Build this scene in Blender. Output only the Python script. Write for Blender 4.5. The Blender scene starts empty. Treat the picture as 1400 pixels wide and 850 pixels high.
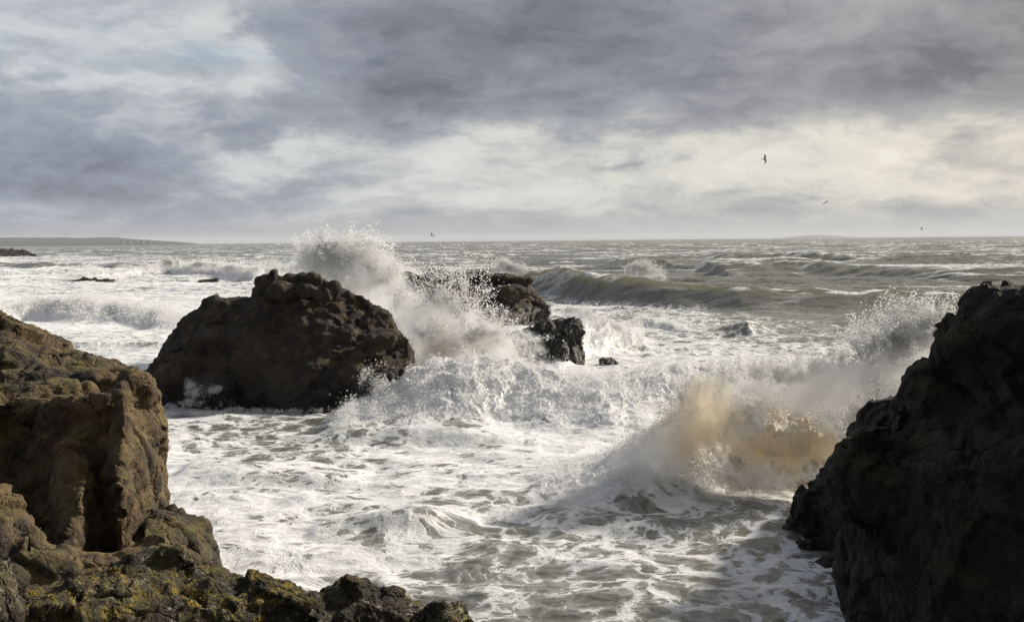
import bpy, bmesh, math, random, time
import numpy as np
from mathutils import Matrix, Vector

T0 = time.time()
sc = bpy.context.scene
COL = sc.collection
rng = np.random.default_rng(7)
R = math.radians

# ------------------------------------------------------------------ camera
CAMZ, F = 6.0, 1500.0
pitch, roll = math.atan(96.5 / F), R(0.53)
X0 = np.array([1.0, 0, 0])
FW = np.array([0, math.cos(pitch), -math.sin(pitch)])
U0 = np.array([0, math.sin(pitch), math.cos(pitch)])
UP = math.cos(roll) * U0 + math.sin(roll) * X0
RT = math.cos(roll) * X0 - math.sin(roll) * U0
CP = np.array([0, 0, CAMZ])


def ray(px, py):
    return RT * (px - 700) / F - UP * (py - 425) / F + FW


def at(px, py, D):
    r = ray(px, py)
    return CP + r * (D / r[1])


def project(x, y, z):
    d0, d1, d2 = x, y, z - CAMZ
    w = d0 * FW[0] + d1 * FW[1] + d2 * FW[2]
    w = np.maximum(w, 0.5)
    a = (d0 * RT[0] + d1 * RT[1] + d2 * RT[2]) / w
    b = (d0 * UP[0] + d1 * UP[1] + d2 * UP[2]) / w
    return 700 + F * a, 425 - F * b


cam = bpy.data.cameras.new("camera")
cam.sensor_width = 36
cam.lens = 36 * F / 1400
cam.clip_start = 0.1
cam.clip_end = 90000
co = bpy.data.objects.new("camera", cam)
M = Matrix(((RT[0], UP[0], -FW[0], 0), (RT[1], UP[1], -FW[1], 0), (RT[2], UP[2], -FW[2], CAMZ), (0, 0, 0, 1)))
co.matrix_world = M
COL.objects.link(co)
sc.camera = co


# ------------------------------------------------------------------ noise
def _h(ix, iy, iz, seed):
    h = (ix.astype(np.uint32) * np.uint32(374761393) + iy.astype(np.uint32) * np.uint32(668265263)
         + iz.astype(np.uint32) * np.uint32(2147483647) + np.uint32((seed * 974711) & 0xffffffff))
    h ^= h >> np.uint32(13)
    h *= np.uint32(1274126177)
    h ^= h >> np.uint32(16)
    h *= np.uint32(2246822519)
    h ^= h >> np.uint32(13)
    return h


def n2(x, y, seed=0):
    """gradient noise, roughly -1..1"""
    x = np.asarray(x, np.float32); y = np.asarray(y, np.float32)
    fx = np.floor(x); fy = np.floor(y)
    ix = fx.astype(np.int32); iy = fy.astype(np.int32)
    dx = x - fx; dy = y - fy
    u = dx * dx * dx * (dx * (dx * 6 - 15) + 10); v = dy * dy * dy * (dy * (dy * 6 - 15) + 10)
    z = np.zeros_like(ix)

    def g(a, b):
        h = _h(ix + a, iy + b, z, seed)
        ang = (h & np.uint32(0xffff)).astype(np.float32) * (2 * math.pi / 65536)
        return np.cos(ang) * (dx - a) + np.sin(ang) * (dy - b)
    a = g(0, 0); b = g(1, 0); c = g(0, 1); d = g(1, 1)
    r = a + u * (b - a) + v * ((c + u * (d - c)) - (a + u * (b - a)))
    return r * 1.5


def n3(p, seed=0):
    p = np.asarray(p, np.float32)
    f = np.floor(p)
    i = f.astype(np.int32)
    d = p - f
    w = d * d * d * (d * (d * 6 - 15) + 10)
    dx, dy, dz = d[:, 0], d[:, 1], d[:, 2]

    def g(a, b, c):
        h = _h(i[:, 0] + a, i[:, 1] + b, i[:, 2] + c, seed)
        gx = (h & np.uint32(1023)).astype(np.float32) / 511.5 - 1
        gy = ((h >> np.uint32(10)) & np.uint32(1023)).astype(np.float32) / 511.5 - 1
        gz = ((h >> np.uint32(20)) & np.uint32(1023)).astype(np.float32) / 511.5 - 1
        return gx * (dx - a) + gy * (dy - b) + gz * (dz - c)
    u, v, t = w[:, 0], w[:, 1], w[:, 2]
    x00 = g(0, 0, 0); x00 += u * (g(1, 0, 0) - x00)
    x10 = g(0, 1, 0); x10 += u * (g(1, 1, 0) - x10)
    x00 += v * (x10 - x00)
    x01 = g(0, 0, 1); x01 += u * (g(1, 0, 1) - x01)
    x11 = g(0, 1, 1); x11 += u * (g(1, 1, 1) - x11)
    x01 += v * (x11 - x01)
    return (x00 + t * (x01 - x00)) * 1.3


def fbm3(p, octv=4, seed=0, kind='f', lac=2.03, gain=0.5):
    s = 0; a = 1.0; q = np.array(p, np.float32)
    for k in range(octv):
        n = n3(q, seed + k * 17)
        if kind == 'b': n = np.abs(n) * 2 - 0.5
        if kind == 'r': n = 1 - np.abs(n) * 2.4
        s = s + a * n
        a *= gain
        q = q * lac + 3.7
    return s


def fbm2(x, y, octv=4, seed=0, kind='f', gain=0.5):
    s = 0; a = 1.0
    for k in range(octv):
        n = n2(x, y, seed + k * 17)
        if kind == 'b': n = np.abs(n) * 2 - 0.5
        if kind == 'r': n = 1 - np.abs(n) * 2.4
        s = s + a * n
        a *= gain
        x = x * 2.03 + 5.1; y = y * 2.03 + 1.7
    return s


def sstep(a, b, x):
    t = np.clip((x - a) / (b - a), 0, 1)
    return t * t * (3 - 2 * t)


# ------------------------------------------------------------------ objects
def tag(o, label=None, cat=None, group=None, kind=None):
    if label: o['label'] = label
    if cat: o['category'] = cat
    if group: o['group'] = group
    if kind: o['kind'] = kind
    return o


def mesh_np(name, V, Fc, mat, smooth=True, parent=None, attrs=None):
    """V (n,3), Fc (m,k) arrays -> one mesh object"""
    me = bpy.data.meshes.new(name)
    V = np.asarray(V, np.float32); Fc = np.asarray(Fc, np.int32)
    k = Fc.shape[1]
    me.vertices.add(len(V)); me.vertices.foreach_set("co", V.ravel())
    me.loops.add(Fc.size); me.loops.foreach_set("vertex_index", Fc.ravel())
    me.polygons.add(len(Fc))
    me.polygons.foreach_set("loop_start", np.arange(0, Fc.size, k, dtype=np.int32))
    me.polygons.foreach_set("loop_total", np.full(len(Fc), k, np.int32))
    if smooth: me.polygons.foreach_set("use_smooth", np.ones(len(Fc), bool))
    me.update(calc_edges=True)
    for nm, arr in (attrs or {}).items():
        at_ = me.attributes.new(nm, 'FLOAT', 'POINT')
        at_.data.foreach_set("value", np.asarray(arr, np.float32).ravel())
    me.materials.append(mat)
    o = bpy.data.objects.new(name, me)
    COL.objects.link(o)
    if parent: o.parent = parent
    return o


# ------------------------------------------------------------------ node helper
class NT:
    def __init__(s, tree):
        s.t = tree; s.n = tree.nodes; s.l = tree.links

    def new(s, typ, **kw):
        nd = s.n.new(typ)
        for k, v in kw.items(): setattr(nd, k, v)
        return nd

    def set(s, sock, v):
        if v is None: return
        if isinstance(v, bpy.types.NodeSocket): s.l.new(v, sock)
        elif isinstance(v, (tuple, list)) and len(v) == 3 and sock.type == 'RGBA': sock.default_value = (*v, 1)
        else: sock.default_value = v

    def m(s, op, a, b=None, c=None, clamp=False):
        nd = s.new('ShaderNodeMath', operation=op, use_clamp=clamp)
        s.set(nd.inputs[0], a); s.set(nd.inputs[1], b); s.set(nd.inputs[2], c)
        return nd.outputs[0]

    def vm(s, op, a, b=None, scale=None):
        nd = s.new('ShaderNodeVectorMath', operation=op)
        s.set(nd.inputs[0], a)
        if b is not None: s.set(nd.inputs[1], b)
        if scale is not None: s.set(nd.inputs['Scale'], scale)
        return nd.outputs['Value'] if op in ('LENGTH', 'DOT_PRODUCT') else nd.outputs[0]

    def noise(s, vec, scale, detail=3, rough=0.55, dist=0, color=False, dim='3D'):
        nd = s.new('ShaderNodeTexNoise', noise_dimensions=dim)
        s.set(nd.inputs['Vector'], vec)
        nd.inputs['Scale'].default_value = scale; nd.inputs['Detail'].default_value = detail
        nd.inputs['Roughness'].default_value = rough; nd.inputs['Distortion'].default_value = dist
        return nd.outputs['Color' if color else 'Fac']

    def vor(s, vec, scale, feature='F1', rand=1.0, dim='3D', smooth=None):
        nd = s.new('ShaderNodeTexVoronoi', feature=feature, voronoi_dimensions=dim)
        s.set(nd.inputs['Vector'], vec)
        nd.inputs['Scale'].default_value = scale; nd.inputs['Randomness'].default_value = rand
        return nd.outputs['Distance']

    def rng(s, x, a, b, c=0.0, d=1.0, smooth=True):
        nd = s.new('ShaderNodeMapRange', interpolation_type='SMOOTHSTEP' if smooth else 'LINEAR')
        s.set(nd.inputs[0], x); s.set(nd.inputs[1], a); s.set(nd.inputs[2], b); s.set(nd.inputs[3], c); s.set(nd.inputs[4], d)
        return nd.outputs[0]

    def mix(s, f, a, b):
        nd = s.new('ShaderNodeMix', data_type='RGBA')
        s.set(nd.inputs[0], f); s.set(nd.inputs[6], a); s.set(nd.inputs[7], b)
        return nd.outputs[2]

    def mapv(s, vec, scale=(1, 1, 1), rot=(0, 0, 0), loc=(0, 0, 0)):
        nd = s.new('ShaderNodeMapping')
        s.set(nd.inputs[0], vec); nd.inputs[1].default_value = loc; nd.inputs[2].default_value = rot; nd.inputs[3].default_value = scale
        return nd.outputs[0]

    def attr(s, name):
        return s.new('ShaderNodeAttribute', attribute_name=name).outputs['Fac']

    def bump(s, h, strength, dist, normal=None):
        nd = s.new('ShaderNodeBump')
        s.set(nd.inputs['Strength'], strength); nd.inputs['Distance'].default_value = dist
        s.set(nd.inputs['Height'], h)
        if normal: s.set(nd.inputs['Normal'], normal)
        return nd.outputs[0]


def new_mat(name):
    m = bpy.data.materials.new(name); m.use_nodes = True
    t = NT(m.node_tree)
    for n in list(t.n): t.n.remove(n)
    out = t.new('ShaderNodeOutputMaterial')
    return m, t, out


# ---- water
def mat_sea():
    m, t, out = new_mat("sea_water")
    geo = t.new('ShaderNodeNewGeometry')
    P = geo.outputs['Position']
    foam = t.attr('foam'); churn = t.attr('churn'); sand = t.attr('sand'); cap = t.attr('cap')
    # coordinates drift: warped so that the lace is pulled into streaks
    P2 = t.mapv(P, scale=(1, 1, 0.35))
    w1 = t.vm('SCALE', t.vm('SUBTRACT', t.noise(P2, 0.40, 2, color=True), (0.5, 0.5, 0.5)), scale=2.0)
    w2 = t.vm('SCALE', t.vm('SUBTRACT', t.noise(P2, 1.9, 4, 0.6, color=True), (0.5, 0.5, 0.5)), scale=0.55)
    PW = t.vm('ADD', t.vm('ADD', P2, w1), w2)
    PWs = t.mapv(PW, scale=(1.0, 0.85, 0.5), rot=(0, 0, R(14)))
    e1 = t.vor(PWs, 1.0, 'DISTANCE_TO_EDGE')
    e2 = t.vor(PWs, 2.7, 'DISTANCE_TO_EDGE')
    e3 = t.vor(PWs, 7.0, 'DISTANCE_TO_EDGE')
    web1 = t.rng(e1, 0.0, 0.34, 1, 0, smooth=False)
    web2 = t.rng(e2, 0.0, 0.34, 1, 0, smooth=False)
    web3 = t.rng(e3, 0.0, 0.34, 1, 0, smooth=False)
    fb = t.noise(PWs, 0.9, 6, 0.6)
    fb2 = t.noise(t.mapv(PW, scale=(0.8, 0.95, 0.5)), 3.2, 6, 0.7)
    L = t.m('ADD', t.m('MULTIPLY', web1, 0.46), t.m('MULTIPLY', web2, 0.33))
    L = t.m('ADD', L, t.m('MULTIPLY', web3, 0.18))
    L = t.m('ADD', L, t.m('MULTIPLY', t.m('SUBTRACT', fb, 0.5), 0.9))
    L = t.m('ADD', L, t.m('MULTIPLY', t.m('SUBTRACT', fb2, 0.5), 0.45))
    th = t.m('SUBTRACT', 1.27, t.m('MULTIPLY', foam, 1.22))
    dL = t.m('SUBTRACT', L, th)
    mask = t.rng(dL, -0.07, 0.12)
    veil = t.m('MULTIPLY', t.rng(dL, -0.5, 0.1), t.rng(fb2, 0.3, 0.7))
    mask = t.m('MULTIPLY', mask, t.m('ADD', 0.66, t.m('MULTIPLY', t.rng(t.m('ADD', dL, t.m('MULTIPLY', t.m('SUBTRACT', t.noise(PW, 2.1, 6, 0.7), .5), 1.6)), 0.0, 0.55), 0.34)))
    mask = t.m('MAXIMUM', mask, t.m('MULTIPLY', veil, 0.40))
    mask = t.m('MAXIMUM', mask, t.m('MULTIPLY', cap, t.rng(fb2, 0.35, 0.55)), clamp=True)
    mask = t.m('MAXIMUM', mask, t.rng(churn, 0.35, 0.7), clamp=True)
    # colours: sandy grey-green sea, white foam, sand-laden water
    wn = t.noise(P, 0.12, 3)
    wcol = t.mix(wn, (0.10, 0.100, 0.080), (0.152, 0.150, 0.120))
    wcol = t.mix(sand, wcol, (0.42, 0.27, 0.12))
    fn = t.noise(PW, 5, 4)
    fcol = t.mix(fn, (0.73, 0.74, 0.75), (0.88, 0.885, 0.89))
    fcol = t.mix(t.m('MULTIPLY', sand, 0.85), fcol, (0.62, 0.42, 0.2))
    # small ripples on open water
    rip = t.m('ADD', t.noise(t.mapv(P, scale=(0.7, 1.5, 1)), 3.2, 5, 0.6),
              t.m('MULTIPLY', t.noise(t.mapv(P, scale=(0.5, 1.3, 1), rot=(0, 0, 0.4)), 0.9, 3, 0.5), 1.4))
    nb = t.bump(rip, 0.5, 0.16)
    sy = t.new('ShaderNodeSeparateXYZ'); t.l.new(P, sy.inputs[0])
    dist = t.rng(sy.outputs[1], 60, 1200, 0.04, 0.5, smooth=False)
    # wavelets too small to resolve far off: facets tilt the mirror
    jit = t.vm('SUBTRACT', t.noise(t.mapv(P, scale=(0.35, 1, 1)), 0.5, 6, 0.8, color=True), (0.5, 0.5, 0.5))
    nb = t.vm('NORMALIZE', t.vm('ADD', nb, t.vm('SCALE', jit, scale=t.m('MULTIPLY', dist, 3.0))))
    wat = t.new('ShaderNodeBsdfPrincipled')
    t.set(wat.inputs['Base Color'], wcol)
    t.set(wat.inputs['Roughness'], t.m('ADD', 0.15, t.m('MULTIPLY', dist, 0.5)))
    wat.inputs['IOR'].default_value = 1.33
    t.set(wat.inputs['Normal'], nb); wat.inputs['Specular IOR Level'].default_value = 0.42
    # back-lit thin crests let light through
    tr = t.new('ShaderNodeBsdfTranslucent'); t.set(tr.inputs[0], (0.42, 0.37, 0.17))
    mw = t.new('ShaderNodeMixShader'); t.set(mw.inputs[0], t.m('MULTIPLY', t.attr('thin'), 0.55)); t.l.new(wat.outputs[0], mw.inputs[1]); t.l.new(tr.outputs[0], mw.inputs[2])
    # foam relief
    fh = t.m('ADD', t.m('MULTIPLY', t.noise(PW, 6, 6, 0.7), 1.0), t.m('MULTIPLY', t.noise(P, 24, 3, 0.6), 0.35))
    fh = t.m('ADD', fh, t.m('MULTIPLY', mask, 0.5))
    nf = t.bump(fh, 0.6, 0.055)
    d = t.new('ShaderNodeBsdfDiffuse'); t.set(d.inputs[0], fcol); t.set(d.inputs['Normal'], nf)
    tl = t.new('ShaderNodeBsdfTranslucent'); t.set(tl.inputs[0], fcol)
    dm = t.new('ShaderNodeMixShader'); t.set(dm.inputs[0], t.m('MULTIPLY', churn, 0.42)); t.l.new(d.outputs[0], dm.inputs[1]); t.l.new(tl.outputs[0], dm.inputs[2])
    gl = t.new('ShaderNodeBsdfGlossy'); gl.inputs['Roughness'].default_value = 0.35; t.set(gl.inputs['Normal'], nf)
    dg = t.new('ShaderNodeMixShader'); dg.inputs[0].default_value = 0.06; t.l.new(dm.outputs[0], dg.inputs[1]); t.l.new(gl.outputs[0], dg.inputs[2])
    mx = t.new('ShaderNodeMixShader'); t.set(mx.inputs[0], mask)
    t.l.new(mw.outputs[0], mx.inputs[1]); t.l.new(dg.outputs[0], mx.inputs[2])
    t.l.new(mx.outputs[0], out.inputs[0])
    return m


def mat_spray(name, col=(0.99, 0.99, 0.99), sandc=(0.996, 0.93, 0.79)):
    m, t, out = new_mat(name)
    c = t.mix(t.attr('sand'), col, sandc)
    d = t.new('ShaderNodeBsdfDiffuse'); t.set(d.inputs[0], c)
    tl = t.new('ShaderNodeBsdfTranslucent'); t.set(tl.inputs[0], c)
    a = t.new('ShaderNodeMixShader'); a.inputs[0].default_value = 0.82
    t.l.new(d.outputs[0], a.inputs[1]); t.l.new(tl.outputs[0], a.inputs[2])
    t.l.new(a.outputs[0], out.inputs[0])
    return m


def mat_rock(name, base, dark, light, lichen=0.0, wet=0.0, weed=0.0, streak=0.0, scale=1.0, wet_z=1.2, moss=0.0, bmp=1.0):
    m, t, out = new_mat(name)
    geo = t.new('ShaderNodeNewGeometry')
    P = geo.outputs['Position']; N = geo.outputs['Normal']
    sp = t.new('ShaderNodeSeparateXYZ'); t.l.new(P, sp.inputs[0])
    sn = t.new('ShaderNodeSeparateXYZ'); t.l.new(N, sn.inputs[0])
    n1 = t.noise(P, 0.9 * scale, 6, 0.65)
    n2_ = t.noise(P, 5 * scale, 6, 0.7, dist=0.4)
    n3_ = t.noise(P, 30 * scale, 4, 0.7)
    nL = t.noise(P, 0.33 * scale, 4, 0.6, dist=0.6)
    col = t.mix(t.rng(t.m('ADD', t.m('MULTIPLY', n1, .6), t.m('MULTIPLY', nL, .5)), 0.48, 0.62), dark, base)
    col = t.mix(t.m('MULTIPLY', t.rng(n2_, 0.5, 0.72), 0.75), col, light)
    col = t.mix(t.rng(n3_, 0.52, 0.72, 0, 0.55), col, tuple(0.35 * c for c in dark))
    if weed:
        wd = t.m('MULTIPLY', t.rng(t.noise(P, 2.3, 5, 0.7), 0.48, 0.60), t.rng(sn.outputs[2], 0.0, 0.5, 0.25, 1.0))
        col = t.mix(t.m('MULTIPLY', wd, weed), col, (0.12, 0.075, 0.022))
    if moss:
        ms = t.m('MULTIPLY', t.rng(t.noise(P, 1.7, 5, 0.7), 0.45, 0.62), t.rng(sn.outputs[2], -0.1, 0.5, 0.0, 1.0))
        col = t.mix(t.m('MULTIPLY', ms, moss), col, (0.14, 0.115, 0.04))
    if lichen:
        l1 = t.m('MULTIPLY', t.rng(t.noise(P, 2.1, 3, 0.6), 0.44, 0.56), t.rng(t.noise(P, 16, 5, 0.75), 0.47, 0.60))
        l1 = t.m('MULTIPLY', l1, t.rng(sn.outputs[2], -0.3, 0.4, 0.15, 1.0))
        col = t.mix(t.m('MULTIPLY', l1, lichen), col, t.mix(t.rng(t.noise(P, 9, 3), 0.4, 0.6), (0.32, 0.23, 0.025), (0.17, 0.14, 0.028)))
        l2 = t.m('MULTIPLY', t.rng(t.noise(P, 3.3, 3, 0.6, dist=0.5), 0.5, 0.62), t.rng(t.noise(P, 26, 4, 0.7), 0.52, 0.62))
        col = t.mix(t.m('MULTIPLY', l2, lichen * 0.8), col, (0.34, 0.33, 0.27))
    rough = 0.85
    if wet:
        wz = t.m('ADD', sp.outputs[2], t.m('MULTIPLY', t.m('SUBTRACT', n1, 0.5), 1.8))
        wf = t.rng(wz, wet_z - 0.8, wet_z + 0.8, wet, 0.0)
        col = t.mix(wf, col, tuple(0.45 * c for c in dark))
        rough = t.m('SUBTRACT', 0.85, t.m('MULTIPLY', wf, 0.6))
    if streak:
        sv = t.noise(t.mapv(P, scale=(3.2, 3.2, 0.35)), 2.2, 5, 0.7, dist=0.3)
        sb = t.noise(P, 0.8, 3)
        sm = t.m('MULTIPLY', t.rng(sv, 0.53, 0.60), t.rng(t.m('ADD', sb, t.m('MULTIPLY', sp.outputs[2], -0.10)), 0.25, 0.42))
        col = t.mix(t.m('MULTIPLY', sm, streak), col, (0.8, 0.8, 0.79))
    b = t.new('ShaderNodeBsdfPrincipled')
    t.set(b.inputs['Base Color'], col); t.set(b.inputs['Roughness'], rough)
    b.inputs['Specular IOR Level'].default_value = 0.35
    h = t.m('ADD', t.noise(P, 7 * scale, 8, 0.72, dist=0.5), t.m('MULTIPLY', t.vor(P, 22 * scale), 0.35))
    h = t.m('ADD', h, t.m('MULTIPLY', t.noise(P, 45 * scale, 4, 0.7), 0.35))
    pw = t.vm('ADD', P, t.vm('SCALE', t.noise(P, 2.2 * scale, 4, color=True), scale=.6 / scale))
    ck = t.rng(t.vor(t.mapv(pw, scale=(1, 1, 1.5), rot=(.3, .2, 0)), 1.5 * scale, 'DISTANCE_TO_EDGE'), 0.0, 0.05)
    ck2 = t.rng(t.vor(pw, 4.1 * scale, 'DISTANCE_TO_EDGE'), 0.0, 0.07)
    h = t.m('ADD', h, t.m('ADD', t.m('MULTIPLY', ck, 1.1), t.m('MULTIPLY', ck2, .35)))
    t.set(b.inputs['Normal'], t.bump(h, bmp, 0.075 / scale))
    t.l.new(b.outputs[0], out.inputs[0])
    return m


def mat_plain(name, col, rough=0.8, var=0.3, sc_=1.0):
    m, t, out = new_mat(name)
    b = t.new('ShaderNodeBsdfPrincipled')
    geo = t.new('ShaderNodeNewGeometry')
    n = t.noise(geo.outputs['Position'], sc_, 4)
    t.set(b.inputs['Base Color'], t.mix(n, tuple(c * (1 - var) for c in col), tuple(min(1, c * (1 + var)) for c in col)))
    b.inputs['Roughness'].default_value = rough
    t.l.new(b.outputs[0], out.inputs[0])
    return m


# ------------------------------------------------------------------ the sea
def crest(X, Y, pts, front, back, power=1.0, wob=0.0, seed=1):
    """pts: (px, py, z) of the crest line; height added, profile steep on the near side"""
    w = []
    for (px, py, z) in pts:
        r = ray(px, py); k = (z - CAMZ) / r[2]; p = CP + r * k
        w.append((p[0], p[1], z))
    w.sort()
    w = np.array(w)
    ok = (Y > w[:, 1].min() - front - 3 - wob) & (Y < w[:, 1].max() + back + 3 + wob)
    full = [np.zeros_like(Y) for _ in range(3)]
    X = X[ok]; Y = Y[ok]
    yc = np.interp(X, w[:, 0], w[:, 1])
    hz = np.interp(X, w[:, 0], w[:, 2])
    L = w[-1, 0] - w[0, 0]
    e = sstep(w[0, 0] - 0.12 * L, w[0, 0], X) * (1 - sstep(w[-1, 0], w[-1, 0] + 0.12 * L, X))
    if wob: yc = yc + wob * n2(X / (wob * 5), Y * 0 + 3, seed)
    d = Y - yc
    prof = np.where(d < 0, 1 - sstep(0, front, -d), 1 - sstep(0, back, d))
    full[0][ok] = hz * e * prof ** power; full[1][ok] = d; full[2][ok] = e * prof
    return full


def sea_height(X, Y, ANCH, SH):
    off = sstep(60, 150, Y)                     # open sea beyond the surf
    fade = 1 - sstep(900, 2500, Y)
    # long swells
    wy = Y + 9 * n2(X / 70, Y / 60, 3) + 3.5 * n2(X / 22, Y / 25, 4) + X * 0.05
    ph = wy / 34 * 2 * math.pi
    s1 = (np.sin(ph) * 0.5 + 0.5) ** 2.2
    a1 = 0.45 + 0.55 * n2(X / 60, Y / 40, 9)
    H = off * fade * 1.25 * s1 * np.clip(a1, 0, 1.2)
    # wind chop, short-crested and sharp
    wy2 = Y + X * 0.12
    c1 = fbm2(X / 11, wy2 / 4.6, 3, 21, 'r')
    c2 = fbm2(X / 3.4, wy2 / 1.7, 3, 41, 'r')
    H = H + off * fade * (0.22 * c1 + 0.075 * c2)
    near = 1 - off
    H = H + near * (0.09 * fbm2(X / 5, Y / 3.0, 3, 61, 'r', gain=.4) + 0.05 * fbm2(X / 1.5, Y / 1.0, 4, 81, 'f') + 0.10 * n2(X / 8, Y / 6, 5))
    capv = off * sstep(0.95, 1.45, c1 * 0.75 + 0.45 * s1 + 0.2 * c2) * sstep(-0.05, 0.35, n2(X / 26, Y / 22, 77) + 0.12)
    cap = capv
    churn = np.zeros_like(H); clear = np.zeros_like(H); thin = np.zeros_like(H); sand = np.zeros_like(H)

    def add(pts, front, back, power=1, wob=0, seed=1, ch=0.0, th=0.0, cp=0.0, base=None):
        nonlocal H, churn, thin, cap, clear
        h, d, e = crest(X, Y, pts, front, back, power, wob, seed)
        if th: h = h * (1 + 0.10 * n2(X / 3.5, Y / 6, seed + 40) + 0.05 * n2(X / 1.2, Y / 2.5, seed + 41))
        H = np.where(e > 0, H * (1 - (0.15 if th else 0.6) * np.clip(e, 0, 1)) + h, H)
        if ch: churn = np.maximum(churn, ch * np.clip(e * 1.6, 0, 1))
        if th:
            thin = np.maximum(thin, th * sstep(0.55, 1, e))
            if front > 5: clear = np.maximum(clear, sstep(0.02, 0.3, e))
        if cp:
            brk = sstep(-.1, .35, n2(X / 2.4, Y / 2, seed + 8)) * sstep(0.0, 0.3, n2(X / 5, X * 0 + 2.5, seed + 3) + cp - 0.5)
            cap = np.maximum(cap, brk * sstep(0.80, 0.95, e))
    # the big unbroken swell to the right of the back rock
    add([(640, 377, 2.3), (700, 375, 2.4), (760, 375, 2.5), (830, 379, 2.4), (900, 387, 2.0), (1000, 394, 1.7), (1100, 397, 1.5), (1250, 401, 1.3), (1420, 404, 1.1)],
        7, 24, 1, 2.0, 5, th=1.0, cp=0.62)
    # farther swells on the right
    add([(760, 360, 1.2), (900, 362, 1.2), (980, 366, 1.4), (1080, 358, 2.2), (1200, 366, 1.6), (1290, 372, 1.2), (1400, 370, 1.4)], 14, 40, 1, 3, 9, th=0.5, cp=0.55)
    add([(1000, 348, 1.5), (1150, 350, 1.6), (1400, 350, 1.6)], 20, 60, 1, 5, 19, th=0.3, cp=0.6)
    # small peaking wave in the surf, right
    add([(950, 452, 0.2), (985, 444, 0.55), (1020, 438, 0.85), (1050, 444, 0.4), (1070, 450, 0.1)], 2.2, 5, 1, 0.3, 15, th=0.8, cp=0.8)
    add([(850, 448, 0.2), (880, 435, 0.6), (905, 438, 0.5), (940, 452, 0.1)], 2.2, 4, 1, 0.3, 25, ch=0.9)
    # left: line of breakers in front of the headland
    add([(130, 376, 0.8), (200, 366, 1.6), (240, 361, 2.1), (300, 364, 2.0), (350, 369, 2.0), (400, 363, 2.5), (470, 360, 2.6), (540, 372, 1.8)], 5.5, 14, 1, 3, 31, ch=0.95)
    add([(-60, 362, 0.9), (60, 364, 1.0), (130, 362, 0.9), (190, 370, 0.5)], 8, 18, 1, 3, 33, cp=0.9, th=0.4)
    # left: nearer broken wave
    add([(-120, 420, 1.3), (0, 420, 1.2), (60, 410, 1.5), (110, 408, 1.7), (160, 416, 1.3), (230, 432, 0.9), (300, 440, 0.4)], 4.5, 9, 1, 1.5, 35, ch=0.95)
    add([(30, 470, 0.35), (140, 468, 0.45), (230, 470, 0.35)], 2.0, 4, 1, 0.5, 36, ch=0.3)
    # centre: the tumbling white water in front of the gap
    add([(505, 548, 0.5), (545, 520, 1.1), (590, 497, 1.7), (640, 489, 1.9), (700, 492, 1.7), (760, 510, 1.3), (820, 518, 1.15), (880, 512, 1.1), (930, 500, 1.2), (980, 505, 0.9)],
        6.5, 7, 1, 0.5, 45, ch=1.0)
    add([(690, 470, 0.7), (760, 480, 0.6), (800, 440, 1.6), (830, 442, 1.4), (870, 455, 0.7)], 4, 6, 1, 0.5, 46, ch=0.9)
    # right: the breaker thrown up against the dark cliff
    add([(800, 655, 0.3), (850, 622, 0.75), (895, 585, 1.3), (940, 556, 1.75), (1000, 535, 2.0), (1060, 535, 2.0), (1120, 535, 2.0), (1180, 520, 2.1), (1240, 500, 2.3), (1300, 490, 2.4), (1380, 480, 2.4)],
        2.9, 4.5, 0.9, 0.3, 55, ch=1.0)
    # near: low lumps of water lower left
    add([(440, 720, 0.1), (500, 704, 0.28), (560, 696, 0.42), (600, 700, 0.3), (640, 712, 0.1)], 0.9, 2.2, 1, 0.2, 65)
    add([(260, 640, 0.2), (330, 640, 0.3), (400, 640, 0.25), (480, 655, 0.1)], 1.2, 3, 1, 0.2, 66)
    add([(470, 590, 0.2), (560, 585, 0.35), (640, 588, 0.3), (720, 600, 0.1)], 1.2, 3, 1, 0.2, 67)

    # foam cover: kernel regression over anchors given where the foam lies on the water
    Xg = X.reshape(SH); Yg = Y.reshape(SH)
    ri = np.unique(np.r_[np.arange(0, SH[0], 6), SH[0] - 1]); ci = np.unique(np.r_[np.arange(0, SH[1], 8), SH[1] - 1])
    Xs = Xg[np.ix_(ri, ci)]; Ys = Yg[np.ix_(ri, ci)]
    px, py = project(Xs, Ys, np.zeros_like(Xs))
    lv = np.log(np.maximum(py - 330, 1.5)) * 260
    num = np.zeros_like(Xs); den = np.full_like(Xs, 1e-6)
    for (ax, ay, v) in ANCH:
        al = math.log(max(ay - 330, 1.5)) * 260
        w = np.exp(-(((px - ax) / 75) ** 2 + ((lv - al) / 42) ** 2)) + 1e-5 / (1 + ((px - ax) / 200) ** 2 + ((lv - al) / 120) ** 2) ** 2
        num += w * v; den += w
    fs = num / den
    # bilinear back to the full grid
    fr = np.stack([np.interp(np.arange(SH[0]), ri, fs[:, k]) for k in range(len(ci))], 1)
    foam = np.stack([np.interp(np.arange(SH[1]), ci, fr[k]) for k in range(SH[0])], 0).ravel()
    foam = foam + (0.10 * n2(X / 3.1, Y / 3.6, 91) + 0.28 * sstep(50, 90, Y) * (n2(X / 12, Y / 9, 92) + .6 * n2(X / 4, Y / 3.5, 93))) * sstep(.1, .3, foam)
    foam = foam * (1 - 0.95 * clear)
    # sand stirred up at the foot of the right breaker
    for (ax, ay, az, r, v) in ((960, 590, 1.0, 1.1, 0.8), (985, 560, 1.6, 0.7, 0.7), (1060, 610, 0.8, 1.1, 1.0), (1110, 600, 1.0, 0.9, 0.9), (930, 630, .5, .8, .5), (1150, 590, 1, .8, .5)):
        r_ = ray(ax, ay); k = (az - CAMZ) / r_[2]; p = CP + r_ * k
        sand = np.maximum(sand, v * np.exp(-((X - p[0]) ** 2 + ((Y - p[1]) * 0.8) ** 2) / r ** 2))
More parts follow.
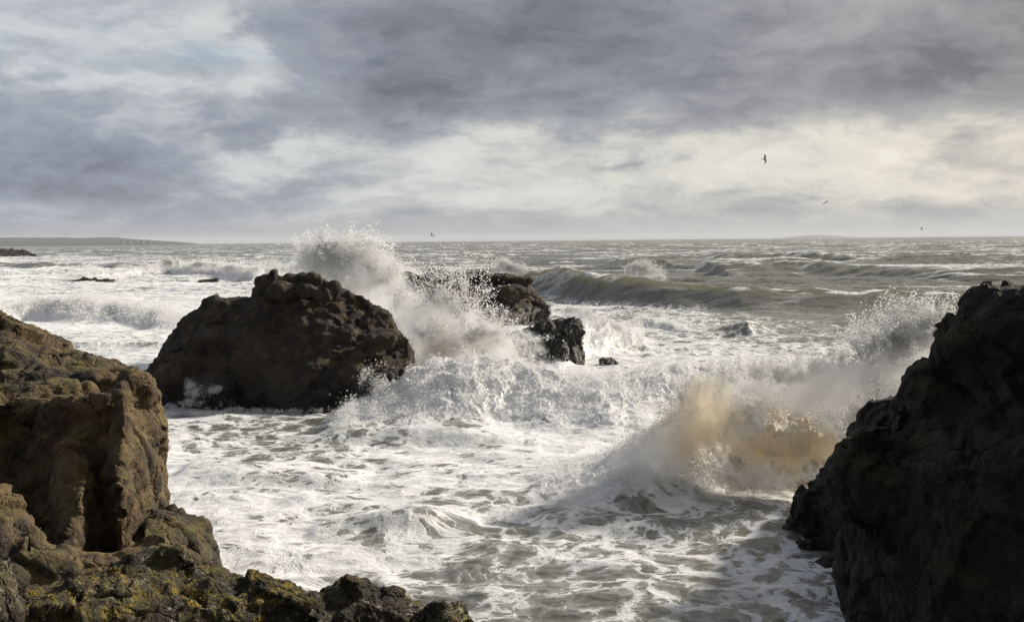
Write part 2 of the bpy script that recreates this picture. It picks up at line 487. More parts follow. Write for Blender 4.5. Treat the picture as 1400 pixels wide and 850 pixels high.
    sand *= np.clip(0.75 + 0.6 * n2(X / 0.5, Y / 0.5, 12), 0, 1)
    return H, foam, churn, thin, cap, sand


ANCH = [(a, b, .02) for a in range(-100, 1600, 100) for b in (331, 334, 338)] + [
    # far sea and left surf
    (0, 345, .10), (150, 345, .08), (300, 345, .05), (500, 345, .05), (700, 345, .04), (900, 345, .06), (1100, 345, .1), (1300, 345, .1),
    (0, 362, .62), (100, 362, .6), (200, 360, .5), (300, 360, .35), (400, 358, .3),
    (0, 378, .85), (100, 378, .8), (200, 380, .8), (300, 380, .85), (400, 380, .8),
    (0, 398, .85), (100, 398, .85), (200, 400, .85), (300, 400, .8), (400, 410, .8),
    (0, 430, .98), (100, 430, .98), (200, 430, .95), (0, 460, .9), (100, 465, .82), (200, 462, .85), (100, 485, .75), (200, 490, .7), (0, 490, .8),
    (600, 370, .2), (800, 370, .03), (900, 365, .05), (1000, 365, .08), (1150, 365, .12), (1350, 365, .1),
    (800, 395, .0), (900, 400, .0), (1000, 402, .03), (1150, 410, .05), (1350, 410, .03),
    (760, 420, .5), (830, 420, .6), (900, 425, .5), (1000, 422, .22), (1100, 430, .1), (1200, 430, .12), (1350, 430, .1),
    (800, 450, .85), (870, 450, .72), (950, 455, .62), (1050, 455, .5), (1130, 452, .38), (1250, 455, .35),
    (820, 480, .8), (900, 480, .6), (980, 485, .68), (1080, 480, .55), (1180, 480, .6), (1300, 480, .7),
    (1000, 500, .8), (1150, 500, .8), (850, 510, .9), (700, 500, 1), (600, 500, 1),
    # middle
    (250, 565, .85), (330, 575, .55), (380, 570, .45), (450, 575, .6), (520, 575, .7), (600, 570, .85), (700, 565, 1), (800, 560, 1), (880, 560, .95), (960, 560, 1),
    (250, 600, .7), (330, 610, .45), (400, 605, .35), (470, 600, .45), (540, 600, .6), (620, 610, .8), (700, 600, .85), (780, 600, .9), (860, 600, .9),
    (240, 640, .85), (320, 640, .8), (400, 640, .78), (480, 635, .75), (560, 635, .68), (650, 640, .75), (740, 635, .8), (820, 640, .85), (950, 640, 1), (1050, 640, .9),
    (250, 680, .92), (330, 680, .85), (410, 680, .75), (500, 680, .72), (590, 675, .78), (680, 680, .62), (770, 680, .62), (850, 690, .75), (930, 700, .6), (1020, 700, .45), (1090, 690, .5),
    # near
    (280, 720, .9), (350, 715, .82), (430, 720, .72), (500, 720, .75), (570, 725, .8), (640, 720, .55), (720, 720, .58), (800, 720, .62), (880, 725, .6), (950, 730, .45), (1020, 735, .42), (1080, 740, .42),
    (320, 765, .85), (400, 760, .75), (480, 765, .72), (560, 770, .55), (640, 765, .42), (720, 770, .5), (800, 770, .55), (880, 775, .5), (960, 780, .5), (1040, 785, .62), (1110, 790, .5),
    (520, 800, .6), (600, 810, .48), (680, 815, .45), (760, 810, .46), (840, 820, .45), (920, 825, .5), (1000, 825, .6), (1080, 830, .62),
    (640, 850, .45), (720, 855, .35), (800, 850, .38), (900, 860, .48), (1000, 860, .52), (1100, 860, .5), (700, 1000, .5), (200, 1000, .6), (1200, 1000, .5)]


def build_sea(mat):
    rows = [np.arange(-6, 14, 0.5), np.arange(14, 31, 0.05), np.arange(31, 46, 0.055), np.arange(46, 70, 0.11), np.arange(70, 145, 0.22),
            np.arange(145, 320, 0.6), np.arange(320, 800, 1.7), np.geomspace(800, 3000, 110), np.geomspace(3100, 20000, 20)]
    Yr = np.concatenate(rows)
    ui = np.linspace(-0.52, 0.52, 1250)
    uo = np.geomspace(0.53, 1.2, 40)
    U = np.concatenate([-uo[::-1], ui, uo])
    Y, Ug = np.meshgrid(Yr, U, indexing='ij')
    X = Ug * (np.maximum(Y, 0) + 4 + np.minimum(Y, 0) * 0.3)
    X = X + np.sign(Ug) * np.clip((np.abs(Ug) - .525) / .67, 0, 1) * 60
    shp = X.shape
    x, y = X.ravel(), Y.ravel()
    H, foam, churn, thin, cap, sand = sea_height(x, y, ANCH, shp)
    # turbulence where the water is white: billows that also push sideways
    k = np.nonzero(churn > 0.02)[0]
    xc, yc, hc, cc = x[k], y[k], H[k], churn[k]
    P = np.stack([xc, yc, hc], 1)
    far = np.clip(yc / 45, 1, 4)[:, None]
    b1 = fbm3(P / (1.15 * far) + 7, 5, 5, 'b', gain=0.58)
    dx = fbm3(P / (0.8 * far) + 20, 3, 6); dy = fbm3(P / (0.8 * far) + 40, 3, 7)
    f1 = far[:, 0] ** 0.6
    b1 = b1 + 0.35 * fbm3(P / (0.25 * far) + 3, 2, 15, 'b')
    H[k] = hc + cc * 0.17 * f1 * b1 * np.clip(0.35 + hc, 0.35, 1.25)
    x = x.copy(); y = y.copy()
    x[k] += cc * 0.16 * f1 * dx; y[k] += cc * 0.2 * f1 * dy - cc * 0.10 * f1 * b1
    V = np.stack([x, y, H], 1)
    nr, nc = shp
    i = np.arange(nr * nc).reshape(nr, nc)
    Fc = np.stack([i[:-1, :-1], i[:-1, 1:], i[1:, 1:], i[1:, :-1]], -1).reshape(-1, 4)
    o = mesh_np("sea", V, Fc, mat, attrs=dict(foam=foam, churn=churn, thin=thin, cap=cap, sand=sand))
    tag(o, kind='structure')
    return V, churn, foam, sand, shp


# ------------------------------------------------------------------ droplets
TET = np.array([[1, 1, 1], [1, -1, -1], [-1, 1, -1], [-1, -1, 1]], np.float32) / math.sqrt(3) * 1.15
OCT = np.array([[1, 0, 0], [-1, 0, 0], [0, 1, 0], [0, -1, 0], [0, 0, 1], [0, 0, -1]], np.float32)
TETF = np.array([[0, 1, 2], [0, 3, 1], [0, 2, 3], [1, 3, 2]], np.int32)
OCTF = np.array([[0, 2, 4], [2, 1, 4], [1, 3, 4], [3, 0, 4], [2, 0, 5], [1, 2, 5], [3, 1, 5], [0, 3, 5]], np.int32)


def rot_rand(n):
    q = rng.normal(size=(n, 4)).astype(np.float32)
    q /= np.linalg.norm(q, axis=1, keepdims=True)
    w, x, y, z = q.T
    return np.stack([1 - 2 * (y * y + z * z), 2 * (x * y - z * w), 2 * (x * z + y * w),
                     2 * (x * y + z * w), 1 - 2 * (x * x + z * z), 2 * (y * z - x * w),
                     2 * (x * z - y * w), 2 * (y * z + x * w), 1 - 2 * (x * x + y * y)], 1).reshape(-1, 3, 3)


def droplets(name, P, r, sand, mat, parent=None, big=0.022):
    Vs, Fs, S = [], [], []
    off = 0
    for sel, base, fc in ((r < big, TET, TETF), (r >= big, OCT, OCTF)):
        p = P[sel]
        if not len(p): continue
        Rm = rot_rand(len(p))
        shp = base[None] * (r[sel][:, None, None]) * rng.uniform(0.7, 1.35, (len(p), 1, 3)).astype(np.float32)
        v = np.einsum('nij,nkj->nki', Rm, shp) + p[:, None, :]
        nv = base.shape[0]
        Vs.append(v.reshape(-1, 3))
        Fs.append((fc[None] + (np.arange(len(p)) * nv)[:, None, None] + off).reshape(-1, 3))
        S.append(np.repeat(sand[sel], nv))
        off += len(p) * nv
    return mesh_np(name, np.concatenate(Vs), np.concatenate(Fs), mat, smooth=False, parent=parent, attrs=dict(sand=np.concatenate(S)))


def cloud(blobs, n, filament=0.5, seed=0, depth=0.8, rmin=0.006, rmax=0.03, scale=1.0, soft=0.2):
    """blobs: (px, py, D, rx_px, ry_px, weight, sand). samples with clumpy, stringy density"""
    B = np.array(blobs, np.float32)
    w = B[:, 5] / B[:, 5].sum()
    out = []; outs = []; got = 0
    it = 0
    while got < n and it < 30:
        it += 1
        m = int(n * 1.6)
        idx = rng.choice(len(B), m, p=w)
        b = B[idx]
        g = rng.normal(size=(m, 3)).astype(np.float32)
        u = rng.random(m).astype(np.float32) ** 0.36
        g = g / np.linalg.norm(g, axis=1, keepdims=True) * (u * 1.15)[:, None] + soft * rng.normal(size=(m, 3)).astype(np.float32)
        D = b[:, 2]
        rx = b[:, 3] * D / F; rz = b[:, 4] * D / F
        C = np.empty((m, 3), np.float32)
        for j in range(len(B)):
            C[idx == j] = at(B[j, 0], B[j, 1], B[j, 2])
        p = C + np.stack([g[:, 0] * rx, g[:, 1] * np.minimum(rx, rz) * depth, g[:, 2] * rz], 1)
        q = p / scale
        wq = np.stack([n3(q * 0.9 + 11, seed + 1), n3(q * 0.9 + 31, seed + 2), n3(q * 0.9 + 51, seed + 3)], 1)
        # strings rise with the throw: stretch noise upward
        qq = (q + 0.55 * wq) * np.array([1.5, 1.5, 0.95], np.float32)
        d1 = fbm3(qq, 4, seed + 4, 'f', gain=0.6)
        d2 = 1 - np.abs(n3(qq * 2.1 + 5, seed + 9)) * 3.2
        edge = np.linalg.norm(g, axis=1)
        dens = 0.62 + 1.3 * d1 - np.maximum(edge - 0.55, -.3) * (1.1 - soft)
        dens = dens * (1 - filament) + filament * (dens + 0.55 * d2 - 0.3)
        keep = (rng.random(m) < np.clip(dens, 0, 1) ** 1.6) & (p[:, 2] > -0.2)
        out.append(p[keep]); outs.append(b[keep, 6] * np.clip(0.75 + 1.2 * n3(q[keep] * 2.0 + 71, seed + 8), 0, 1))
        got += keep.sum()
    P = np.concatenate(out)[:n]; S = np.concatenate(outs)[:n]
    t = rng.pareto(2.1, len(P)).astype(np.float32)
    r = np.clip(rmin * (1 + t * 0.8), rmin, rmax).astype(np.float32)
    return P, r, S


def strands(P0, V0, n, t0, t1, spread, seed=0):
    """thrown water: points along ballistic arcs"""
    k = rng.integers(0, len(P0), n)
    t = rng.uniform(t0, t1, n)[:, None]
    v = V0[k] * (1 + spread * rng.normal(size=(n, 1)))
    p = P0[k] + v * t + np.array([0, 0, -4.9]) * t ** 2 + rng.normal(size=(n, 3)) * 0.05 * t
    return p.astype(np.float32)


# ------------------------------------------------------------------ rocks
def hull_into(bm, pts):
    b = bmesh.new()
    for p in pts: b.verts.new(p)
    bmesh.ops.convex_hull(b, input=b.verts, use_existing_faces=False)
    loose = [v for v in b.verts if not v.link_faces]
    bmesh.ops.delete(b, geom=loose, context='VERTS')
    tmp = bpy.data.meshes.new("tmp"); b.to_mesh(tmp); b.free()
    bm.from_mesh(tmp); bpy.data.meshes.remove(tmp)


def blob_into(bm, c, r, sq=(1, 1, 1), rot=0.0):
    b = bmesh.new()
    bmesh.ops.create_icosphere(b, subdivisions=3, radius=1)
    for v in b.verts:
        q = Vector((v.co.x * r * sq[0], v.co.y * r * sq[1], v.co.z * r * sq[2]))
        q.rotate(Matrix.Rotation(rot, 3, 'Z'))
        v.co = q + Vector(c)
    tmp = bpy.data.meshes.new("tmp"); b.to_mesh(tmp); b.free()
    bm.from_mesh(tmp); bpy.data.meshes.remove(tmp)


def block(front, depth, zbot=-1.6, push=0.0):
    """front: (px,py,D) points of the visible outline; gives hull points with real thickness"""
    pts = []
    pc = (min(q[0] for q in front) + max(q[0] for q in front)) / 2
    for (px, py, D) in front:
        p = at(px, py, D)
        k = (D + depth) / D
        xc = (pc - 700) / F * D
        xb = xc * k + 0.88 * (p[0] - xc) * k
        zb = CAMZ - (CAMZ - p[2]) * k - 0.06 * depth - push * depth
        pts.append(p)
        pts.append(np.array([xb, D + depth, max(zb, zbot + 0.1)]))
        pts.append(np.array([p[0], p[1] - 0.12 * (p[2] - zbot), zbot]))
        pts.append(np.array([xb, D + depth + 0.3, zbot]))
    return pts


def facets(p, seed, tilt=0.9):
    """broken blocks: each cell is a tilted plane"""
    f = np.floor(p).astype(np.int32)
    best = np.full(len(p), 1e9, np.float32); val = np.zeros(len(p), np.float32)
    for a in (-1, 0, 1):
        for b in (-1, 0, 1):
            for c in (-1, 0, 1):
                h = _h(f[:, 0] + a, f[:, 1] + b, f[:, 2] + c, seed)
                h2 = _h(f[:, 0] + a, f[:, 1] + b, f[:, 2] + c, seed + 7)
                k = np.float32(1 / 1023)
                ctr = np.stack([f[:, 0] + a + (h & np.uint32(1023)) * k, f[:, 1] + b + ((h >> np.uint32(10)) & np.uint32(1023)) * k,
                                f[:, 2] + c + ((h >> np.uint32(20)) & np.uint32(1023)) * k], 1).astype(np.float32)
                d = p - ctr
                dd = (d * d).sum(1)
                g = np.stack([(h2 & np.uint32(1023)) * k, ((h2 >> np.uint32(10)) & np.uint32(1023)) * k, ((h2 >> np.uint32(20)) & np.uint32(1023)) * k], 1) * 2 - 1
                v = tilt * (g * d).sum(1) + g[:, 0] * 0.5
                m = dd < best
                best = np.where(m, dd, best); val = np.where(m, v, val)
    return val


def rock(name, hulls, blobs, voxel, mat, lumps, label, smooth=3, seed=0, cat='rock', cracks=0.0, **kw):
    bm = bmesh.new()
    for h in hulls: hull_into(bm, h)
    for b in blobs: blob_into(bm, *b)
    me = bpy.data.meshes.new(name); bm.to_mesh(me); bm.free()
    o = bpy.data.objects.new(name, me); COL.objects.link(o)
    md = o.modifiers.new("r", 'REMESH'); md.mode = 'VOXEL'; md.voxel_size = voxel
    sm = o.modifiers.new("s", 'SMOOTH'); sm.iterations = smooth; sm.factor = 0.5
    dg = bpy.context.evaluated_depsgraph_get()
    me2 = bpy.data.meshes.new_from_object(o.evaluated_get(dg))
    o.modifiers.clear(); o.data = me2; me2.name = name
    bpy.data.meshes.remove(me)
    n = len(me2.vertices)
    co_ = np.empty(n * 3, np.float32); me2.vertices.foreach_get("co", co_); co_ = co_.reshape(-1, 3)
    for (size, amp, kind, octv) in lumps:
        nr = np.empty(n * 3, np.float32); me2.vertex_normals.foreach_get("vector", nr); nr = nr.reshape(-1, 3)
        q = co_ / size
        wv = np.stack([n3(q * 0.7 + 9, seed + 51), n3(q * 0.7 + 19, seed + 52), n3(q * 0.7 + 29, seed + 53)], 1)
        d = facets(q + 0.35 * wv, seed + 5) if kind == 'c' else fbm3(q + 0.6 * wv, octv, seed + int(size * 100), kind, gain=0.55)
        co_ = co_ + nr * (amp * (d - d.mean()))[:, None]
        me2.vertices.foreach_set("co", co_.ravel()); me2.update()
    if cracks:
        nr = np.empty(n * 3, np.float32); me2.vertex_normals.foreach_get("vector", nr); nr = nr.reshape(-1, 3)
        q = co_ / 1.3; wv = np.stack([n3(q * 2 + 9, 61), n3(q * 2 + 19, 62), n3(q * 2 + 29, 63)], 1)
        c = np.abs(n3(q * np.array([1, 1, 0.6], np.float32) + 0.35 * wv + 3, seed + 71))
        c2 = np.abs(n3(q * 2.2 + 0.35 * wv + 13, seed + 72))
        co_ = co_ - nr * (cracks * (1 - sstep(0, 0.07, c)) + 0.5 * cracks * (1 - sstep(0, 0.09, c2)))[:, None]
        me2.vertices.foreach_set("co", co_.ravel()); me2.update()
    me2.polygons.foreach_set("use_smooth", np.ones(len(me2.polygons), bool))
    me2.materials.clear(); me2.materials.append(mat)
    tag(o, label, cat, **kw)
    print("rock", name, n, round(time.time() - T0, 1))
    return o


def A(px, py, D): return tuple(at(px, py, D))


# =================================================================== build
M_sea = mat_sea()
M_spray = mat_spray("sea_spray")
SEA_V, SEA_C, SEA_F, SEA_S, SHP = build_sea(M_sea)
print("sea", len(SEA_V), round(time.time() - T0, 1))

M_cliff = mat_rock("brown_rock", (0.10, 0.066, 0.032), (0.024, 0.019, 0.014), (0.19, 0.125, 0.05), moss=0.6, wet=.6, wet_z=1.0, bmp=.6)
M_front = mat_rock("lichen_rock", (0.045, 0.035, 0.022), (0.018, 0.015, 0.011), (0.08, 0.062, 0.04), lichen=0.85, moss=0.4, scale=1.7)
M_mid = mat_rock("weedy_rock", (0.040, 0.031, 0.024), (0.020, 0.0165, 0.0135), (0.055, 0.043, 0.032), weed=0.45, wet=0.85, wet_z=.9, bmp=.6)
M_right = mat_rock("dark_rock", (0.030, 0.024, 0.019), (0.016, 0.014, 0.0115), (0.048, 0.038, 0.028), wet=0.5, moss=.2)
M_back = mat_rock("back_rock", (0.06, 0.045, 0.03), (0.03, 0.024, 0.018), (0.085, 0.064, 0.042), weed=0.6, wet=0.7, streak=0.3)
M_small = mat_rock("washed_rock", (0.06, 0.052, 0.042), (0.035, 0.03, 0.025), (0.10, 0.09, 0.07), wet=0.6, streak=0.55, wet_z=2)
M_far = mat_rock("far_rock", (0.07, 0.058, 0.045), (0.045, 0.038, 0.03), (0.10, 0.085, 0.065), scale=0.3)

# --- left cliff
hL = [
    block([(-260, 400, 19), (-60, 415, 20), (0, 433, 20), (22, 440, 20.5), (45, 458, 20), (75, 480, 20.5), (118, 492, 21), (150, 505, 21), (172, 514, 21), (178, 530, 20.5), (60, 500, 18.5), (-200, 470, 18)], 3.0),
    block([(-260, 530, 17.6), (0, 548, 16.4), (60, 548, 16.0), (120, 545, 15.5), (150, 540, 15.2), (160, 560, 14.9), (152, 640, 14.8), (60, 640, 15.9), (0, 640, 16.3)], 4.0),
    # lit right-hand buttress
    block([(140, 545, 15.3), (165, 522, 15.4), (208, 530, 16.8), (214, 560, 16.9), (224, 592, 17.0), (221, 612, 17.0), (213, 640, 16.8), (172, 570, 14.8), (160, 650, 14.4), (165, 700, 14.3)], 2.2),
    block([(158, 640, 14.4), (213, 640, 16.6), (222, 670, 16.6), (232, 694, 16.6), (232, 705, 16.5), (168, 710, 14.2)], 2.5),
    block([(215, 700, 15.4), (240, 697, 15.9), (262, 703, 15.8), (280, 722, 15.7), (292, 748, 15.6), (300, 768, 15.5), (235, 740, 14.4), (180, 745, 14)], 2.0),
    # rib in the dark recess
    block([(80, 600, 14.9), (96, 585, 15.2), (126, 634, 14.5), (112, 690, 13.8), (84, 745, 13.4), (70, 700, 14.0)], 1.6),
]
bL = [(A(187, 532, 15.9), 0.33, (0.9, 1, 1.05)), (A(206, 540, 16.5), 0.22, (.8, 1, 1.4)), (A(196, 590, 16.0), 0.20, (.7, 1, 2.6)), (A(182, 640, 15.2), 0.18, (.7, 1, 3.0)), (A(205, 660, 16.0), 0.2, (.8, 1, 2.2)), (A(238, 715, 15.9), .22, (1, 1, 1.4)), (A(268, 722, 15.7), .2), (A(8, 715, 12.3), 0.36, (1, 1, 1.1)), (A(35, 740, 12.1), 0.30), (A(60, 765, 11.9), 0.25), (A(95, 765, 12.3), 0.35, (1.5, 1, .7)), (A(75, 785, 11.4), 0.28),
      (A(25, 790, 11), 0.5, (1.4, 1, .8)), (A(130, 780, 12), 0.45, (1.5, 1, .6)), (A(200, 775, 12.5), 0.5, (1.5, 1, .8)), (A(-60, 760, 12), 0.8), (A(14, 466, 20), .32), (A(50, 484, 19.5), .5, (1.3, 1, .5)),
      (A(100, 520, 19), .7, (1.4, 1, .5)), (A(20, 535, 18.5), .8, (1.6, 1.2, .5)), (A(60, 540, 17), .5, (1.5, 1, .4)), (A(145, 528, 18.5), .5, (1.2, 1, .5))]
hL.append(block([(-300, 700, 12), (0, 750, 12), (120, 775, 12.4), (220, 790, 13), (280, 800, 13.6)], 3))
rock("cliff", hL, bL, 0.04, M_cliff, [(1.4, 0.13, 'c', 1), (1.0, 0.06, 'b', 2), (0.4, 0.03, 'c', 1), (0.3, 0.022, 'b', 3), (0.10, 0.010, 'b', 2)],
     "brown craggy cliff at the left edge, its right buttress lit golden", smooth=4, seed=3, cat='cliff', cracks=0.07)

# --- foreground lichen rock
hF = [
    block([(-200, 870, 5.2), (0, 838, 5.6), (45, 818, 5.9), (85, 796, 6.2), (190, 776, 6.5), (236, 756, 6.7), (262, 761, 6.8), (300, 776, 6.7), (345, 783, 6.7), (400, 800, 6.8), (440, 820, 6.7), (440, 900, 6.5), (200, 900, 6.1), (0, 920, 5.5)], 1.0, zbot=1.0),
    block([(425, 812, 7.1), (445, 795, 7.4), (470, 788, 7.5), (500, 793, 7.5), (545, 815, 7.4), (575, 830, 7.4), (600, 850, 7.3), (500, 880, 7.1), (440, 880, 7.0)], 0.9, zbot=1.0),
]
bF = [(A(604, 838, 7.3), 0.10, (1.1, 1, 1)), (A(612, 862, 7.2), 0.13), (A(6, 806, 5.4), 0.13, (1, 1, 1)), (A(-30, 830, 5.2), 0.22), (A(236, 775, 6.6), 0.13), (A(480, 805, 7.3), 0.12)]
rock("boulder", hF, bF, 0.018, M_front, [(0.55, 0.06, 'c', 1), (0.4, 0.045, 'b', 3), (0.13, 0.022, 'c', 1), (0.10, 0.014, 'b', 3)],
     "foreground boulder crusted with yellow green lichen at the bottom left", smooth=5, seed=11, cracks=0.022)

# --- right cliff, near mass and lower outer foot
hR = [
    block([(1331, 398, 15.5), (1345, 393, 15.7), (1400, 395, 15.5), (1500, 420, 15), (1640, 520, 14.5), (1322, 415, 15.6), (1324, 424, 15.8), (1302, 455, 16.2), (1297, 468, 16.2), (1278, 488, 16.4), (1268, 522, 16.5), (1400, 560, 14), (1600, 600, 13)], 3.6),
    block([(1480, 450, 17), (1700, 470, 17), (2100, 455, 16.5), (2600, 500, 16), (1600, 640, 13), (2300, 700, 12)], 5.0),
    block([(1268, 522, 16.4), (1254, 540, 16.5), (1238, 575, 16.5), (1225, 600, 16.4), (1180, 612, 16.2), (1162, 630, 16.1), (1156, 660, 16.2), (1152, 690, 16.3), (1150, 760, 16.5), (1144, 800, 16.8), (1300, 640, 14.0), (1500, 640, 12.5)], 3.4),
    block([(1260, 528, 20), (1229, 548, 20.5), (1199, 569, 21), (1173, 586, 21), (1153, 600, 21.2), (1143, 628, 21.5), (1127, 645, 21.6), (1101, 685, 21.8), (1090, 704, 21.9), (1200, 640, 19), (1250, 700, 18.5)], 2.6),
]
bR = [(A(1100, 735, 21.8), 0.42, (1, 1, 1.4)), (A(1112, 765, 20.8), 0.4), (A(1135, 790, 19.6), 0.42), (A(1120, 700, 21.4), .5, (1, 1, 1.3)), (A(1205, 665, 15.7), 0.75, (1, 1, 1.1)), (A(1350, 428, 15.4), .36), (A(1215, 590, 19.5), .55), (A(1390, 450, 14.8), .5),
      (A(1290, 540, 15.7), .5), (A(1330, 480, 15.3), .5)]
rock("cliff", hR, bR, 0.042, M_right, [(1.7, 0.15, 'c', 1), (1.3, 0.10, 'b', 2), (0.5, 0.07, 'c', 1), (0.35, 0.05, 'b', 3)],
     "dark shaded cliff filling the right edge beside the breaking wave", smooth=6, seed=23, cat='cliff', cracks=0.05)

# --- middle rock
hM = [
    block([(345, 394, 43), (357, 384, 42.5), (375, 380, 42), (400, 377, 42), (430, 380, 42), (468, 392, 42), (482, 400, 42), (512, 413, 42), (530, 428, 42), (546, 447, 41.8), (560, 467, 41.5), (566, 486, 41.2), (557, 510, 40.6), (540, 532, 40), (508, 556, 39.4),
           (440, 500, 39.4), (380, 560, 38.4), (460, 560, 38.6), (330, 470, 40)], 4.5, push=0.2),
    block([(232, 452, 43), (252, 432, 43), (282, 410, 43), (302, 406, 43), (340, 402, 43), (345, 430, 41), (300, 520, 39.2), (240, 520, 39.6), (212, 500, 41), (218, 484, 41.5)], 3.5, push=0.15),
    block([(199, 510, 40.6), (216, 488, 40.8), (240, 490, 40), (230, 540, 39.4), (200, 534, 39.8)], 2.5),
]
rr = random.Random(5)
bM = [(A(x, y, d), r, s) for x, y, d, r, s in ((362, 388, 41.6, .33, (1.1, 1, .9)), (376, 386, 41.4, .36, (1, 1, 1)), (394, 384, 41.5, .34, (1.2, 1, .8)), (411, 382, 41.6, .33, (1.1, 1, .8)), (430, 385, 41.4, .36, (1.3, 1, .8)), (456, 392, 41.3, .34, (1.1, 1, .95)),
                                              (385, 397, 40.8, .4, (1.3, 1, .8)), (418, 397, 40.9, .4, (1.3, 1, .7)), (440, 402, 41, .36, (1.2, 1, .9)))]
for k in range(46):
    x = rr.uniform(225, 545); lo = 395 + abs(x - 400) * 0.42
    y = rr.uniform(lo + 18, 545)
    tt = (y - 395) / 165
    bM.append((A(x, y, 41.8 - 3.0 * tt), rr.uniform(.3, .6), (rr.uniform(.9, 1.5), .9, rr.uniform(.6, .9))))
rock("sea_stack", hM, bM, 0.075, M_mid, [(1.5, 0.13, 'c', 1), (1.1, 0.10, 'b', 2), (0.5, 0.05, 'c', 1), (0.35, 0.04, 'b', 3)],
     "large dark weedy rock left of centre with rounded stones along its top", smooth=2, seed=31, cat='rock', cracks=0.06)

# --- back rock, flat top
hB = [block([(533, 380, 80), (548, 378, 80), (600, 376, 80), (640, 372, 80), (690, 376, 80), (715, 379, 79), (722, 395, 78), (735, 408, 77.5), (752, 420, 77), (680, 440, 74), (560, 440, 74.5)], 9)]
bB = [(A(x, y, d), r, (1.5, 1, .6)) for x, y, d, r in ((556, 380, 79, .8), (590, 380, 79, .8), (622, 380, 79, .7), (655, 378, 79, .7), (690, 382, 78.5, .7), (712, 384, 78, .6), (700, 400, 76, 1), (640, 405, 75.5, 1.1), (580, 400, 75.5, 1.1))]
rock("sea_stack", hB, bB, 0.12, M_back, [(2.0, 0.18, 'c', 1), (0.8, 0.08, 'c', 1), (0.6, 0.07, 'b', 3)],
     "flat topped brown rock behind the central splash", smooth=2, seed=41, cracks=0.08)

# --- washed small rock
hS = [block([(722, 450, 53), (742, 439, 53), (762, 438, 53), (792, 436, 53), (797, 448, 53), (795, 462, 52.8), (796, 476, 52.6), (786, 492, 52.2), (770, 503, 51.6), (735, 498, 51.6), (715, 480, 52)], 2.6),
      block([(684, 466, 53.6), (700, 459, 53.6), (722, 450, 53.4), (725, 470, 52.6), (700, 480, 53)], 1.8)]
bS = [(A(750, 448, 52.6), .4), (A(785, 450, 52.4), .42), (A(730, 470, 52.2), .5), (A(765, 480, 51.8), .55)]
rock("rock", hS, bS, 0.06, M_small, [(0.8, 0.16, 'c', 1), (0.5, 0.08, 'b', 3), (.2, .03, 'c', 1)],
     "small blocky rock in mid surf with white water streaming off it", smooth=2, seed=51, cracks=0.05)
rock("rock", [block([(818, 494, 52), (826, 489, 52), (838, 489, 52), (846, 495, 52)], 1)], [], 0.05, M_small, [(0.5, 0.08, 'b', 3), (.2, .03, 'b', 2)],
     "tiny rock breaking the foam right of the blocky washed rock", smooth=2, seed=57)

# --- distant skerries on the left
rock("islet", [block([(-60, 343, 500), (0, 341, 500), (18, 341, 500), (40, 344, 500), (50, 351, 495), (-40, 352, 490)], 12)], [], 0.45, M_far, [(4, 0.9, 'b', 3), (1.2, .3, 'b', 2)],
     "low dark islet at the left edge below the headland", smooth=2, seed=61, cat='islet')
rock("skerry", [block([(70, 387.5, 170), (95, 385, 170), (110, 382, 170), (120, 380.5, 170), (135, 382, 170), (150, 385, 169), (170, 385, 169), (171, 389, 168)], 3)], [], 0.16, M_far, [(1.5, 0.3, 'b', 3), (.5, .1, 'b', 2)],
     "long flat skerry awash in the white surf on the left", smooth=1, seed=63, cat='rock')
rock("skerry", [block([(271, 383, 160), (280, 382, 160), (297, 382, 160), (299, 390, 158), (272, 391, 158)], 2)], [], 0.14, M_far, [(1.2, 0.25, 'b', 3), (.4, .08, 'b', 2)],
     "short stubby rock at the foot of the distant breakers", smooth=1, seed=65, cat='rock')


# --- headland and island far off
def landform(name, pts, D, depth, mat, seed, label):
    px = np.linspace(pts[0][0], pts[-1][0], 260)
    top = np.interp(px, [p[0] for p in pts], [p[1] for p in pts])
    rows = 24
    V = []
    for j in range(rows):
        v = j / (rows - 1)
        for x_, y_ in zip(px, top):
            p = at(x_, y_, D)
            prof = math.sin(math.pi * min(v * 1.0, 1)) ** 0.6
            V.append((p[0] * (1 + (v - .5) * depth / D), D + (v - .5) * depth, (p[2] + 1) * prof - 1))
    V = np.array(V)
    V[:, 2] += (V[:, 2] > 1) * (3.0 * D / 5000) * fbm2(V[:, 0] / (D / 40), V[:, 1] / (D / 40), 4, seed)
    i = np.arange(rows * 260).reshape(rows, 260)
    Fc = np.stack([i[:-1, :-1], i[:-1, 1:], i[1:, 1:], i[1:, :-1]], -1).reshape(-1, 4)
    o = mesh_np(name, V, Fc, mat)
    tag(o, label, None, kind='structure')
    return o


M_head = mat_plain("headland_fields", (0.042, 0.045, 0.045), 0.9, 0.5, 0.01)
landform("headland", [(-500, 318), (-200, 323), (0, 325), (60, 324.8), (110, 325.6), (140, 324.6), (160, 325.2), (190, 327.5), (230, 330), (262, 332.5), (272, 334.2)], 5000, 1400, M_head, 3, "long low headland on the horizon at left")
landform("island", [(1072, 324.9), (1090, 323), (1108, 321.4), (1122, 321.2), (1134, 321.9), (1150, 323), (1168, 324.6)], 14000, 900, M_head, 5, "faint low island on the horizon at right")

M_wall = mat_plain("white_render", (0.36, 0.35, 0.33), 0.8, 0.05, 0.1)
M_roof = mat_plain("slate_roof", (0.12, 0.11, 0.11), 0.7, 0.2, 0.1)


